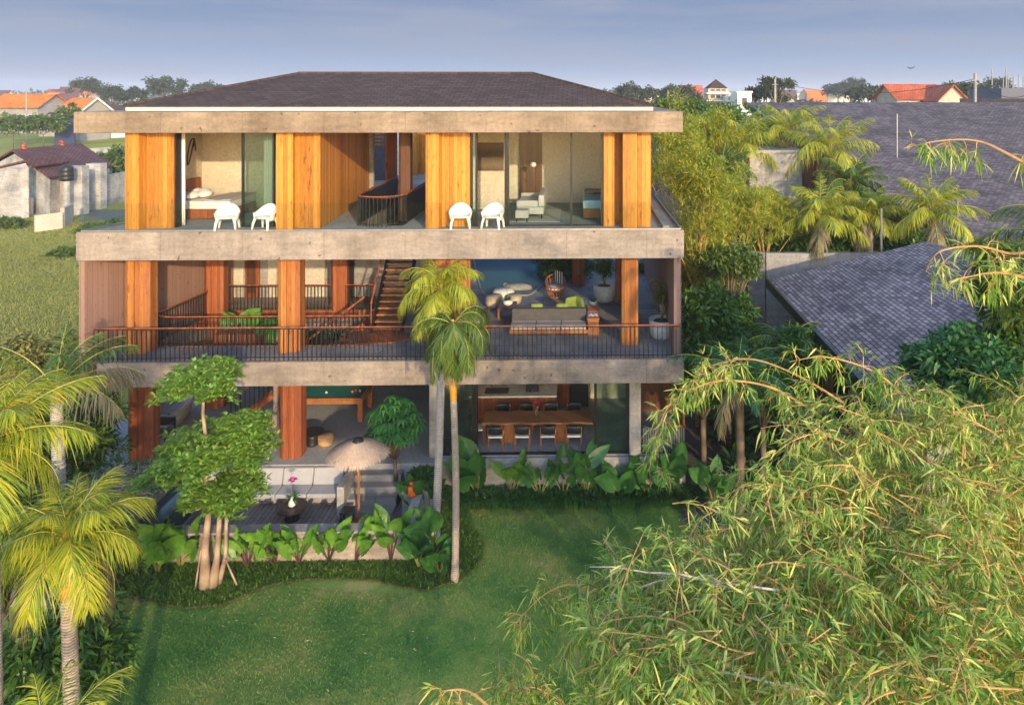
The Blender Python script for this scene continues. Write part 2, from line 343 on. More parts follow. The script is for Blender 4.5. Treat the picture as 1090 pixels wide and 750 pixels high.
GOLD = [(.1, (.17,.055,.013)), (.35, (.35,.135,.02)), (.6, (.49,.21,.03)), (.9, (.60,.29,.05))]
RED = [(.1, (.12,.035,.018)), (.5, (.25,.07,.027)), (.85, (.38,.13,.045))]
M = dict(
 conc=mat_concrete('board_concrete', (.20,.165,.135), (.40,.335,.28)),
 conc_br=mat_concrete('brown_board_concrete', (.17,.125,.085), (.37,.285,.205)),
 conc2=mat_concrete('grey_concrete', (.27,.26,.25), (.42,.40,.375), pits=False),
 conc_fl=mat_concrete('floor_concrete', (.27,.28,.285), (.37,.375,.375), pits=False, streak=False),
 paving=mat_tiles('stone_paving', (.25,.24,.235), (.31,.30,.285), 1.2, .6, (.12,.12,.12), rough=.75, msize=.02),
 decking=mat_tiles('deck_boards', (.22,.20,.19), (.30,.27,.245), 40, .14, (.05,.05,.05), 'YX', msize=.06),
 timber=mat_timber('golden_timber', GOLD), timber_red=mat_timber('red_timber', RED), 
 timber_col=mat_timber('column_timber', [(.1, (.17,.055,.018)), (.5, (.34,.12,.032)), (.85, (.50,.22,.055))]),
 timber_dk=mat_timber('dark_timber', [(.2, (.06,.026,.015)), (.8, (.14,.06,.03))]),
 wood=mat_timber('furniture_wood', [(.2, (.25,.09,.03)), (.8, (.46,.20,.07))], .35, .4, False),
 clad=mat_timber('brown_cladding', [(.2, (.24,.14,.11)), (.8, (.31,.19,.15))], .22, .7),
 roof=mat_tiles('roof_sheet', (.062,.047,.045), (.088,.067,.063), .33, .2, (.035,.028,.028), rough=.9, spec=.08, blot=.3, msize=.07),
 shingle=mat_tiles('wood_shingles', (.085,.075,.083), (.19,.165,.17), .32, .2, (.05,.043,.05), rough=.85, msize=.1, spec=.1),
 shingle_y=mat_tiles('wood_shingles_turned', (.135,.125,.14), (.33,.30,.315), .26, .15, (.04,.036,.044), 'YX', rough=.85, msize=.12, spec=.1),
 cream=mat_plain('cream_paint', (.78,.72,.6), .6), plaster=mat_concrete('beige_plaster', (.52,.46,.36), (.62,.56,.45), False, False),
 white=mat_plain('white_plastic', (.68,.68,.66), .35, var=.03), whitef=mat_plain('white_fabric', (.74,.72,.69), .9, var=.06),
 greyf=mat_plain('grey_fabric', (.42,.40,.38), .95, var=.08, sc=20), dgreyf=mat_plain('charcoal_fabric', (.085,.08,.08), .95), 
 limef=mat_plain('lime_fabric', (.19,.26,.05), .9), teal=mat_plain('teal_felt', (.01,.16,.15), .9, var=.08),
 metal=mat_plain('dark_metal', (.035,.034,.035), .4, .6), black=mat_plain('black_paint', (.02,.02,.02), .4),
 steel=mat_plain('grey_steel', (.4,.4,.4), .35, .8), 
 pot=mat_concrete('pale_pot', (.5,.5,.46), (.62,.62,.57), False, False), rattan=mat_tiles('rattan', (.42,.26,.13), (.55,.36,.18), .05, .03, (.1,.05,.02), 'XZ'),
 glass=mat_glass('clear_glass', (.95,.975,.965), .0, .0), glass_dk=mat_glass('tinted_glass', (.70,.80,.75), .04, .06, (.10,.16,.14)), 
 lawn=None, 
 soil=mat_plain('soil', (.07,.045,.03), .95, var=.4), gravel=mat_plain('dark_gravel', (.10,.08,.078), .9, var=.45, sc=14),
 trunk=mat_bark('palm_bark', (.16,.125,.105), (.42,.34,.29), 42), trunk_gr=mat_bark('grey_palm_bark', (.22,.2,.19), (.48,.44,.40), 34), bark=mat_bark('tree_bark', (.2,.13,.09), (.42,.31,.22), 3), bark_dk=mat_bark('dark_bark', (.07,.05,.035), (.16,.12,.08), 3),
 shaft=mat_plain('palm_crown_shaft', (.62,.33,.05), .5, var=.25, sc=5),
 tawny=mat_plain('tawny_culm', (.5,.29,.10), .5, var=.35, sc=3), dead=mat_plain('bare_twig', (.5,.43,.36), .8, var=.2),
 coco=mat_leaf('coconut_leaf', [(.1, (.10,.18,.02)), (.4, (.26,.34,.03)), (.7, (.52,.48,.04)), (1, (.60,.42,.12))], .35, .4, 1.2),
 coco_gr=mat_leaf('green_palm_leaf', [(.1, (.035,.085,.018)), (.5, (.09,.17,.03)), (.85, (.20,.26,.04)), (1, (.34,.26,.11))], .3, .4, 1.2),
 coco_dry=mat_leaf('dry_palm_leaf', [(.1, (.12,.15,.05)), (.5, (.28,.22,.12)), (.9, (.42,.30,.19))], .3, .6),
 bamboo=mat_leaf('bamboo_leaf', [(.15, (.04,.14,.02)), (.36, (.14,.29,.04)), (.55, (.36,.46,.08)), (.72, (.66,.62,.20)), (1, (.68,.44,.24))], .35, .6, .9, mixn=.5),
 bamboo_gd=mat_leaf('golden_bamboo_leaf', [(.15, (.12,.19,.02)), (.5, (.30,.35,.035)), (.85, (.56,.48,.07))], .4, .5, .7),
 ear=mat_leaf('elephant_ear_leaf', [(.15, (.035,.13,.02)), (.5, (.10,.26,.03)), (.85, (.30,.42,.06))], .3, .4, 5., .5, mixn=.6),
 ear_dk=mat_leaf('deep_green_leaf', [(.15, (.02,.08,.02)), (.5, (.045,.155,.035)), (.85, (.13,.27,.05))], .22, .35, 5., .5, mixn=.6),
 stem=mat_plain('green_stem', (.22,.22,.06), .5, var=.3, sc=3), stem_dk=mat_plain('purple_stem', (.09,.05,.04), .5),
 pagoda=mat_leaf('layered_tree_leaf', [(.1, (.08,.19,.025)), (.5, (.22,.40,.05)), (.85, (.42,.55,.12)), (1, (.58,.60,.25))], .3, .35, 1.5, .5),
 scheff=mat_leaf('umbrella_plant_leaf', [(.1, (.02,.10,.025)), (.6, (.05,.19,.04)), (1, (.12,.28,.05))], .25, .3, 1.5, .5),
 tree_dk=mat_leaf('dark_tree_leaf', [(.1, (.03,.075,.014)), (.6, (.07,.16,.022)), (1, (.16,.26,.035))], .25, .4, .5),
 tree_md=mat_leaf('mid_tree_leaf', [(.1, (.045,.09,.015)), (.6, (.11,.18,.03)), (1, (.25,.28,.05))], .3, .45, .5),
 tree_far=mat_leaf('far_tree_leaf', [(.1, (.03,.05,.02)), (.9, (.08,.10,.035))], .15, .8, .05),
 olive=mat_leaf('olive_shrub_leaf', [(.1, (.14,.16,.04)), (.6, (.28,.27,.08)), (1, (.42,.34,.12))], .3, .5, 1.5),
 grass=mat_leaf('ground_cover_leaf', [(.1, (.035,.08,.012)), (.6, (.08,.17,.02)), (1, (.20,.27,.04))], .25, .5, .6),
 hedge=mat_leaf('lily_hedge_leaf', [(.1, (.018,.06,.015)), (.6, (.04,.12,.025)), (1, (.09,.19,.03))], .2, .35, .6, .5),
 field=mat_leaf('field_grass_leaf', [(.1, (.20,.22,.06)), (.55, (.38,.38,.11)), (1, (.54,.46,.2))], .3, .8, .08, mixn=.75),
 thatch=mat_leaf('straw_thatch', [(.1, (.42,.30,.22)), (.6, (.64,.49,.38)), (1, (.76,.62,.50))], .1, .9),
 flower=mat_plain('pink_petals', (.65,.04,.30), .5), red=mat_plain('red_petals', (.65,.06,.08), .5), orange=mat_plain('orange_shade', (.75,.13,.02), .5),
 orange_tile=mat_tiles('orange_roof_tiles', (.62,.17,.02), (.74,.24,.035), .5, .5, (.4,.1,.01), rough=.8, msize=.08),
 red_tile=mat_tiles('red_roof_tiles', (.42,.09,.035), (.55,.14,.05), .5, .5, (.2,.05,.02), rough=.8, msize=.08),
 brown_tile=mat_tiles('brown_roof_tiles', (.125,.052,.045), (.185,.078,.062), .35, .35, (.05,.02,.02), rough=.8, msize=.12),
 greywall=mat_concrete('grey_house_wall', (.30,.28,.27), (.38,.36,.34), False), oldwhite=mat_concrete('weathered_white_wall', (.24,.23,.215), (.60,.57,.52), True),
 slate=mat_plain('slate_blue_wall', (.09,.10,.14), .7), beigew=mat_concrete('beige_house_wall', (.48,.40,.30), (.6,.52,.4), False),
 bluepanel=mat_plain('blue_fence_paint', (.035,.045,.11), .6), win=mat_plain('window_dark', (.03,.035,.04), .2), asphalt=mat_plain('asphalt', (.11,.11,.115), .85),
)
# lawn and ground
def mat_ground(name, stops, sc=.25, fsc=30, b_=.4):
    m, n, b, o = newmat(name)
    v = math_(n, 'ADD', math_(n, 'MULTIPLY', noise(n, sc, 6, .6), .7), math_(n, 'MULTIPLY', noise(n, fsc, 4, .7), .3))
    n.links.new(ramp(n, v, stops).outputs[0], b.inputs['Base Color']); b.inputs['Roughness'].default_value = .95; b.inputs['Specular IOR Level'].default_value = .1
    bump(n, b, noise(n, fsc*2, 5, .8), b_, .04); return m
M['lawn'] = mat_ground('lawn_grass', [(.38, (.055,.15,.035)), (.47, (.10,.21,.05)), (.55, (.18,.26,.065)), (.66, (.36,.32,.14))], .6, 22)
M['terrain'] = mat_ground('terrain_grass', [(.35, (.14,.16,.04)), (.5, (.26,.27,.06)), (.62, (.36,.33,.10)), (.75, (.40,.31,.15))], .06, 3, .6)
def mat_water():
    m, n, b, o = newmat('pool_water')
    b.inputs['Base Color'].default_value = (.008,.13,.19, 1); b.inputs['Roughness'].default_value = .08; b.inputs['Specular IOR Level'].default_value = .12
    bump(n, b, noise(n, 3, 3), .12, .03); return m
M['water'] = mat_water()
# ================================================================== THE SETTING
YF = 20.77
ZL = -1.3
ZR1, ZR2 = 10.22, 10.86
ZB1, ZB2 = 6.40, 7.25
ZA1, ZA2 = 2.60, 3.32

def ground_h(x, y):
    s = min(1, max(0, (y - 70) / 110.)); s = s*s*(3-2*s)
    return ZL - .06 + 3.2*s + .35*math.sin(x*.05+1)*math.sin(y*.043)*min(1, max(0, (y-30)/40.))
g = MB()
xs = sorted(set([-900,-600,-400,-300] + list(range(-220, 221, 10)) + [300,400,600,900])); ys = [-40,-20,0,15,25,30,35,40,45,50] + list(range(55, 240, 8)) + [260,300,360,440,560,700,1000,1600,3000]
for y in ys:
    for x in xs: g.v.append((x, y, ground_h(x, y)))
nx = len(xs)
for j in range(len(ys)-1):
    for i in range(nx-1): g.f.append((j*nx+i, j*nx+i+1, (j+1)*nx+i+1, (j+1)*nx+i))
tag(g.build('terrain', M['terrain'], smooth=True), kind='structure')
g = MB(); g.grid(lambda u, v: (-10.9+ 16*u, 4 + 17*v, ZL + .02*math.sin(u*9)*math.sin(v*7)), 40, 40)
tag(g.build('lawn', M['lawn'], smooth=True), kind='structure')
# sunken terrace, upper terrace
lx, rx_ = xat(100, 21.2), xat(462, 21.2)
E = [atz(196, 497, 0)[:2], atz(128, 560, -.0)[:2]]
dk = MB(); dk.box(xat(150, 18.6), xat(440, 19.6), 18.75, 21.2, ZL-.2, -.9)
tag(dk.build('sunken_deck', M['decking']), kind='structure')
tp = MB(); tp.prism([(lx-1, 21.2), (E[0][0], 21.2), (E[1][0], 18.8), (lx-1.6, 18.8)], ZL-.2, -.02)
tag(tp.build('side_terrace', M['paving']), kind='structure')
pl = MB(); pl.prism([(E[0][0]+.02, 21.18), (E[0][0]+.75, 21.18), (E[1][0]+.75, 18.82), (E[1][0]+.02, 18.82)], -.88, -.3)
tag(pl.build('plunge_pool_water', mat_plain('dark_water', (.04,.075,.075), .12, spec=.25)), kind='structure')
tf = MB(); tf.box(lx-1.2, rx_, 21.2, 29, ZL, 0)
tag(tf.build('ground_floor_paving', M['conc_fl']), kind='structure')
st = MB(); fx0, fx1 = xat(377, 21.2), xat(430, 21.2)
for i in range(5): st.box(fx0, fx1, 21.2-.32*(i+1), 21.2-.32*i+.0, ZL, -.18*(i+1)+.0)
tag(st.build('garden_steps', M['paving'], bevel=.012), kind='structure')
gv = MB(); gv.prism([atz(725, 560, ZL)[:2], atz(800, 560, ZL)[:2], atz(800, 400, ZL)[:2], atz(727, 400, ZL)[:2]], ZL-.1, ZL+.03)
tag(gv.build('side_path', M['gravel']), kind='structure')
# planting bed in front of the retaining wall
bed_px = [(100,600),(118,622),(140,635),(170,644),(200,647),(235,644),(262,633),(290,622),(330,617),(360,616),(400,618),(430,626),(455,629),(490,617),(508,602),(513,585),(500,560),(492,540)]
bed = [tuple(atz(a, b, ZL)[:2]) for a, b in bed_px] + [(xat(492, 21.6), 21.6), (xat(430, 19.5), 19.5), (xat(430, 18.7), 18.7), (xat(105, 18.7), 18.7)]
b_ = MB(); b_.prism(bed, ZL-.05, ZL+.05); tag(b_.build('planting_bed_soil', M['soil']), kind='structure')

# ================================================================== THE HOUSE
HS = thing('modern_house', 'three storey concrete and golden timber villa with hipped dark roof', 'house', (-5, YF, 0))
def part(name, mb, mat, parent=None, **k): return mb.build(name, M[mat] if isinstance(mat, str) else mat, parent or HS, **k)
# --- top slab and roof
xl, xr = xat(78, YF), xat(727, YF)
m = MB(); m.box(xl, xr, YF, 30.2, ZR1, ZR2)
part('roof_slab', m, 'conc_br', bevel=.02)
ex0, ex1 = xat(131, 22), xat(697, 22); rx0, rx1 = xat(318, 25.75), xat(568, 25.75); zr = zat(79, 25.75, 443)
rf = MB(); ez = 11.0
rf.add([(ex0,22,ez),(ex1,22,ez),(ex1,29.5,ez),(ex0,29.5,ez),(rx0,25.75,zr),(rx1,25.75,zr)], [(0,1,5,4),(1,2,5),(2,3,4,5),(3,0,4)])
RF = part('hipped_roof', rf, 'roof', solid=.04)
m = MB(); m.box(ex0+.05, ex1-.05, 22.05, 22.2, ZR2+.003, ez-.02); m.box(ex0+.05, ex0+.2, 22.2, 29.4, ZR2+.003, ez-.02); m.box(ex1-.2, ex1-.05, 22.2, 29.4, ZR2+.003, ez-.02)
part('eave_board', m, 'cream')
m = MB(); m.tube([(rx0,25.75,zr+.03),(rx1,25.75,zr+.03)], .06, 8)
for a, b in (((ex0,22,ez+.03),(rx0,25.75,zr+.03)), ((ex1,22,ez+.03),(rx1,25.75,zr+.03))): m.tube([a, b], .05, 6)
m.build('ridge_cap', M['roof'], RF)
# --- upper floor slab with stair void
sx0, sx1 = xat(81, YF), xat(728, YF); hx0, hx1 = xat(378, 21.6), xat(429, 21.6); hy0, hy1 = 21.6, 26.6
lsl = lambda y: sx0 + (y-YF)*.30
yB = 28.0
m = MB()
m.prism([(sx0,YF),(sx1,YF),(sx1,hy0),(lsl(hy0),hy0)], ZB1, ZB2)
m.prism([(lsl(hy0),hy0),(hx0,hy0),(hx0,hy1),(lsl(hy1),hy1)], ZB1, ZB2)
m.prism([(hx1,hy0),(sx1,hy0),(sx1,hy1),(hx1,hy1)], ZB1, ZB2)
m.prism([(lsl(hy1),hy1),(sx1,hy1),(sx1,yB),(lsl(yB),yB)], ZB1, ZB2)
m.prism([(-12,yB),(-4.6,yB),(-4.6,38),(-12,38)], ZB1, ZB2)
part('floor_slab', m, 'conc')
m = MB(); t_ = .004
m.prism([(sx0+.25,YF+.18),(sx1-.25,YF+.18),(sx1-.25,hy0-.02),(lsl(hy0)+.25,hy0-.02)], ZB2+.002, ZB2+.012)
m.prism([(lsl(hy0)+.25,hy0-.02),(hx0-.02,hy0-.02),(hx0-.02,yB-.1),(lsl(yB)+.25,yB-.1)], ZB2+.002, ZB2+.012)
m.prism([(hx1+.02,hy0-.02),(sx1-.25,hy0-.02),(sx1-.25,yB-.1),(hx1+.02,yB-.1)], ZB2+.002, ZB2+.012)
part('floor_finish', m, 'conc_fl')
# --- middle floor slab with garden void
VA, VB, VC, VD = atz(160, 369, ZA2)[:2], atz(392, 369, ZA2)[:2], atz(398, 330, ZA2)[:2], atz(236, 330, ZA2)[:2]
mx0, mx1 = xat(103, YF), xat(728, YF); yv0, yv1 = float(VA[1]), float(VC[1])
WL0, WL1 = atz(88, 386, ZA2)[:2], atz(216, 331, ZA2)[:2]
lw = lambda y: float(WL0[0] + (WL1[0]-WL0[0])*(y-WL0[1])/(WL1[1]-WL0[1]))
m = MB()
m.prism([(mx0,YF),(mx1,YF),(mx1,yv0),(lw(yv0)-.1,yv0)], ZA1, ZA2)
m.prism([(lw(yv0)-.1,yv0),(VA[0],yv0),(VD[0],yv1),(lw(yv1)-.1,yv1)], ZA1, ZA2)
m.prism([(VB[0],yv0),(mx1,yv0),(mx1,yv1),(VC[0],yv1)], ZA1, ZA2)
m.prism([(lw(yv1)-.1,yv1),(mx1,yv1),(mx1,44),(lw(yv1)-.1,44)], ZA1, ZA2)
part('floor_slab', m, 'conc')
m = MB(); e = .004
m.prism([(mx0+.2,YF+.25),(mx1-.2,YF+.25),(mx1-.2,yv0-.1),(lw(yv0)+.05,yv0-.1)], ZA2+.002, ZA2+.014)
m.prism([(VB[0]+.1,yv0-.1),(mx1-.2,yv0-.1),(mx1-.2,43),(VC[0]+.1,43)], ZA2+.002, ZA2+.014)
part('floor_finish', m, mat_tiles('dark_stone_tiles', (.20,.205,.215), (.26,.265,.275), 1.2, .6, (.09,.09,.1), msize=.02))
# --- columns
def col(px0, px1, Y, z0, z1, mat='timber_col', dp=None, Yf=None):
    a, b = xat(px0, Y), xat(px1, Y); wd = b-a; dp = dp or wd*.9; c = wd*.24; gp = wd*.045
    k = MB()
    poly = [(a+c*.9,Y),(a+wd*.5-gp,Y),(a+wd*.5-gp,Y+gp*1.2),(a+wd*.5+gp,Y+gp*1.2),(a+wd*.5+gp,Y+.02),(b-c,Y+.02),(b,Y+c*.8),(b,Y+dp-c),(b-c,Y+dp),(a+c,Y+dp),(a,Y+dp-c),(a,Y+c*.8)]
    k.prism(poly, z0, z1); return part('column', k, mat)
for a, b in ((130, 157), (294, 317.5), (454, 499)): col(a, b, 21.45, ZA2, ZB1, dp=.7)
col(662, 679.5, 21.9, ZA2, ZB1)
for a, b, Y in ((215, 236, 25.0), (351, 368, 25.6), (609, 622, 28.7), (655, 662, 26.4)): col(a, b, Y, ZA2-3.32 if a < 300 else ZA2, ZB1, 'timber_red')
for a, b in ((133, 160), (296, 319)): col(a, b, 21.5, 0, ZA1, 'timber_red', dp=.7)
m = MB(); m.box(xat(457, 21.5), xat(466, 21.5), 21.5, 21.9, 0, ZA1); part('concrete_post', m, 'conc2')
m = MB(); m.box(xat(670, 21.6), xat(682, 21.6), 21.55, 22.2, 0, ZA1); part('concrete_post', m, 'conc2')
# --- upper floor timber walls
def panel(px0, px1, Y0, Y1, mat='timber', z0=ZB2+.012, z1=ZR1, name='timber_wall'):
    k = MB(); k.box(xat(px0, Y0), xat(px1, Y0), Y0, Y1, z0, z1); return part(name, k, mat)
def wallpoly(segs, mat='timber', z0=ZB2+.012, z1=ZR1, name='timber_wall'):
    k = MB(); k.prism(segs, z0, z1); return part(name, k, mat)
X = xat
wallpoly([(X(133,21.02),21.02),(X(147.5,21.02),21.02),(X(147.5,21.02)+.08,21.5),(X(156,21.3),21.3),(X(185,21.3),21.3),(X(185,21.3),21.7),(X(133,21.02),21.7)])
wallpoly([(X(294,21.02),21.02),(X(312,21.02),21.02),(X(313,21.25),21.3),(X(318,21.3),21.26),(X(341,21.2),21.2),(X(393,27.6),27.6),(X(393,27.6)-.35,27.6),(X(300,21.02),21.8),(X(294,21.02),21.8)])
wallpoly([(X(453,21.05),21.05),(X(467,21.05),21.05),(X(467.5,21.05)+.03,21.35),(X(500,21.35),21.35),(X(500,21.35),21.75),(X(453,21.05),21.75)])
wallpoly([(X(642.5,21.35),21.35),(X(654,21.35),21.35),(X(654,21.35),21.75),(X(663,21.05),21.75),(X(663,21.05),21.05),(X(678,21.05),21.05),(X(678.5,21.05)+.02,21.22),(X(693,21.22),21.22),(X(693,21.22),22.0),(X(642.5,21.35),22.0)])
# side walls of the right room and the left room
xrw = X(693,21.22)
m = MB(); m.box(xrw-.12, xrw-.01, 22.0, 27.0, ZB2+.012, ZR1); part('timber_wall', m, 'timber')
m = MB(); m.box(X(453,21.05)+.05, X(453,21.05)+.2, 21.75, 26.0, ZB2+.012, ZR1); part('timber_wall', m, 'timber')
xll = -13.75
m = MB(); m.box(xll-.15, xll, 21.7, 25.3, ZB2+.012, ZR1); m.box(xll, X(341,21.2)-.5, 25.2, 25.35, ZB2+.012, ZR1); part('bedroom_wall', m, 'plaster')
# right room back walls
m = MB(); m.box(X(453,21.05)+.2, X(540,24.6), 24.6, 24.75, ZB2+.012, ZR1); part('lounge_wall', m, 'plaster')
m = MB(); m.box(X(541,26.0), xrw-.12, 26.0, 26.15, ZB2+.012, ZR1); part('lounge_wall', m, 'plaster')
m = MB(); m.box(X(553,25.9), X(577,25.9), 25.85, 25.99, ZB2+.012, ZR1-.05); part('dark_door_panel', m, 'timber_dk')
m = MB(); m.box(X(500,24.5)-.0, X(506,24.5), 24.50, 24.59, ZB2+.02, ZR1); part('cream_trim_panel', m, 'cream')
# central hall far walls
m = MB(); m.box(X(393,27.6)-.1, X(397.5,27.6), 27.61, 27.75, ZB2, ZR1); part('grey_post', m, 'greywall')
m = MB(); m.box(X(396,33), X(412,33), 33, 33.2, ZB2, ZR1); part('hall_wall', m, 'slate')
m = MB(); m.box(X(410,28.5), X(421.5,28.5), 28.5, 28.7, ZB2, ZR1); part('timber_wall', m, 'timber_red')
m = MB(); m.box(X(420,35), X(425,35), 35, 35.2, ZB2, ZR1); part('hall_wall', m, 'cream')
col(424, 436, 22.6, ZB2+.012, ZR1, 'timber_dk', .5)
for a, b, Y in ((434, 443, 35.2), (444, 451, 35.6), (451, 462, 36.2)): panel(a, b, Y, Y+.4)
m = MB()
for i in range(5): m.box(X(397, 32), X(409, 32), 31.9, 32, 9.0+.17*i, 9.09+.17*i)
part('louvre', m, 'timber')
# --- glazing of the upper floor
def frame(px0, px1, Y, z0, z1, wd=.06, mat='metal', name='window_frame', mull=(), glassmat='glass', glass=True, top=True, parent=None):
    a, b = X(px0, Y), X(px1, Y); k = MB()
    k.box(a, a+wd, Y, Y+.08, z0, z1); k.box(b-wd, b, Y, Y+.08, z0, z1)
    if top: k.box(a+wd, b-wd, Y, Y+.08, z1-.05, z1)
    k.box(a+wd, b-wd, Y, Y+.08, z0, z0+.04)
    for q in mull: k.box(X(q, Y)-wd/2, X(q, Y)+wd/2, Y-.002, Y+.078, z0+.04, z1-.05)
    f = part(name, k, mat, parent)
    if glass:
        p = MB(); p.box(a+wd, b-wd, Y+.035, Y+.047, z0+.04, z1-.05); p.build('pane', M[glassmat], f)
    return f
zf, zc = ZB2+.012, ZR1
m = MB(); m.box(X(185,21.4), X(188.5,21.4), 21.36, 21.7, zf, zc); part('window_post', m, 'metal')
frame(257, 292, 21.45, zf, zc, mull=(), glassmat='glass_dk')
frame(501, 508, 21.42, zf, zc, glassmat='glass_dk')
frame(537, 642, 21.42, zf, zc, wd=.07, mull=(608,))
m = MB(); m.box(X(537.5,21.45), X(541.5,21.45), 21.50, 21.62, zf, zc); part('window_post', m, 'metal')
# curtains
def curtain(px0, px1, Y, mat='whitef', z0=zf, z1=zc, amp=.05, wn=5, label=None):
    a, b = X(px0, Y), X(px1, Y)
    k = MB(); k.grid(lambda u, v: (a+(b-a)*u, Y + amp*math.sin(u*wn*6.28)*(1+.3*v), z0+.02+(z1-z0-.05)*v), wn*8, 4)
    o = k.build('curtain', M[mat], None, smooth=True, solid=.012); return o
tag(curtain(189, 197.5, 21.7, wn=4), 'cream floor length curtain gathered beside the bedroom bed', 'curtain')
tag(curtain(281, 291, 21.8, 'whitef', wn=4), 'cream curtain behind green tinted glass, right of the bedroom opening', 'curtain')
# --- glass balustrade of the upper floor
def glassrail(a, b, z, h, n, name='glass_balustrade'):
    a, b = Vector((*a, z)), Vector((*b, z)); k = MB(); base = MB(); d = (b-a)/n
    q = (b-a).normalized()
    base.bar(a+Vector((0,0,.02)), b+Vector((0,0,.02)), .05, .05)
    g_ = part(name, base, 'steel')
    for i in range(n):
        p0, p1 = a+d*i+q*.012, a+d*(i+1)-q*.012; nn = Vector((-q.y, q.x, 0))*.006
        k = MB(); k.add([p0-nn,p1-nn,p1+nn,p0+nn]+[p+Vector((0,0,h)) for p in (p0-nn,p1-nn,p1+nn,p0+nn)], [(0,3,2,1),(4,5,6,7),(0,1,5,4),(1,2,6,5),(2,3,7,6),(3,0,4,7)])
        k.build('pane', M['glass'], g_)
glassrail((sx0+.1, YF+.08), (sx1-.1, YF+.08), ZB2+.002, .85, 9)
glassrail((sx1-.1, YF+.14), (sx1-.1, yB-.2), ZB2+.002, .85, 4)
glassrail((sx0+.13, YF+.14), (lsl(25)+.1, 25), ZB2+.002, .85, 3)
m = MB(); m.box(sx1-.62, sx1-.42, YF+.2, yB-.1, ZB2+.013, ZB2+.10); part('floor_kerb', m, 'conc2')
# --- walls at the middle floor
m = MB(); m.prism([(lw(YF+.12), YF+.12), (lw(27.45), 27.45), (lw(27.45)-.2, 27.5), (lw(YF+.12)-.2, YF+.17)], ZA1, ZB1); part('clad_wall', m, 'clad')
m = MB(); m.box(mx1-.27, mx1-.05, 21.0, 31, ZA2, ZB1); part('clad_wall', m, 'clad')
yb = 27.4
m = MB(); m.box(lw(25.3), X(452, yb), yb, yb+.2, 0, ZB1); part('back_wall', m, 'greywall')
for a, b in ((238, 260), (286, 318), (322, 346)):
    m = MB(); m.box(X(a, yb), X(b, yb), yb-.06, yb-.003, ZA2+.02, ZB1-.3); part('beige_wall_panel', m, 'plaster')
m = MB(); m.box(X(262, yb), X(277, yb), yb-.08, yb-.003, ZA2+.02, ZB1-.1); DOORM = part('hall_door', m, 'timber_red')
m = MB(); m.box(X(264.5, yb), X(273, yb), yb-.1, yb-.083, ZA2+.2, ZB1-.35); m.build('door_panel', M['timber_dk'], DOORM)
m = MB(); m.box(X(372, yb), X(378, yb), yb-.2, yb-.1, ZA2+.02, ZB1-.4); part('doorway_frame', m, 'metal')
m = MB(); m.box(X(400,31), X(452,31), 31, 31.2, ZA2, ZB1); part('back_wall', m, 'slate')
# --- railings
NB_LEFT = [100]
def railing(path, z, h=1.0, sp=.14, indiv=0, hand='timber_red', zf_=None, parent=None):
    P = [Vector((p[0], p[1], z + (p[2] if len(p) > 2 else 0))) for p in path]
    k = MB(); k.tube([p+Vector((0,0,h)) for p in P], .022, 8); k.build
    r = part('railing', k, hand, parent)
    k = MB(); k.tube([p+Vector((0,0,.09)) for p in P], .014, 6); k.build('bottom_rail', M['metal'], r); k = MB(); k.tube([p+Vector((0,0,h-.045)) for p in P], .014, 6); k.build('top_rail', M['metal'], r)
    acc = 0; rest = MB(); pts = []
    for a, b in zip(P[:-1], P[1:]):
        L = math.hypot(b.x-a.x, b.y-a.y); 
        while acc < L:
            pts.append(a.lerp(b, acc/L)); acc += sp
        acc -= L
    first = None
    for i, p in enumerate(pts):
        if i < indiv:
            if first is None:
                k = MB(); k.box(p.x-.011, p.x+.011, p.y-.011, p.y+.011, p.z, p.z+h-.03); first = k.build('baluster', M['metal'], r); f0 = p.copy()
            else:
                o = first.copy(); COL.objects.link(o); o.location = p - f0
        else: rest.box(p.x-.011, p.x+.011, p.y-.011, p.y+.011, p.z, p.z+h-.03)
    if rest.v: tag(rest.build('baluster', M['metal'], r), kind='stuff')
    return r
fp = [(X(100, YF+.12), YF+.12), (mx1-.1, YF+.12), (mx1-.1, YF+1.2)]
railing(fp, ZA2, 1.0, .142, 100)
# garden void railing with rounded front left corner
ax, ay = float(VA[0]), float(VA[1]); 
pv = [(float(VC[0]), yv1), (float(VD[0]), yv1)]
left = [(float(VD[0]) + (ax-float(VD[0]))*t, yv1 + (ay+.6-yv1)*t) for t in (.15,.4,.7,1)]
arc = [(ax+.55-.6*math.cos(a)+.05, ay+.6-.6*math.sin(a)) for a in (.4,.8,1.2,1.5)]
pv += left + arc + [(float(VB[0]), ay)]
railing(pv, ZA2, .95, .13)
m = MB()
for i in range(len(pv)-1):
    m.bar((pv[i][0], pv[i][1], ZA2-.15), (pv[i+1][0], pv[i+1][1], ZA2-.15), .06, .34)
part('void_edge', m, 'timber_red')
# curved rail of the upper stair void
cxv, rv = (hx0+hx1)/2, (hx1-hx0)/2
uc = [(cxv + rv*math.cos(a), hy0+.35 - .62*math.sin(a)) for a in np.linspace(0, math.pi, 15)]
railing([(p[0], p[1]) for p in uc], ZB2, .95, .13)
for sx_ in (hx0, hx1):
    m = MB(); m.box(sx_-.02, sx_+.02, hy0+.4, hy1, ZB2, ZB2+.9); part('metal_screen', m, 'metal')
    m = MB(); m.tube([(sx_, hy0+.36, ZB2+.95), (sx_, hy1, ZB2+.95)], .032); part('handrail', m, 'timber_red')
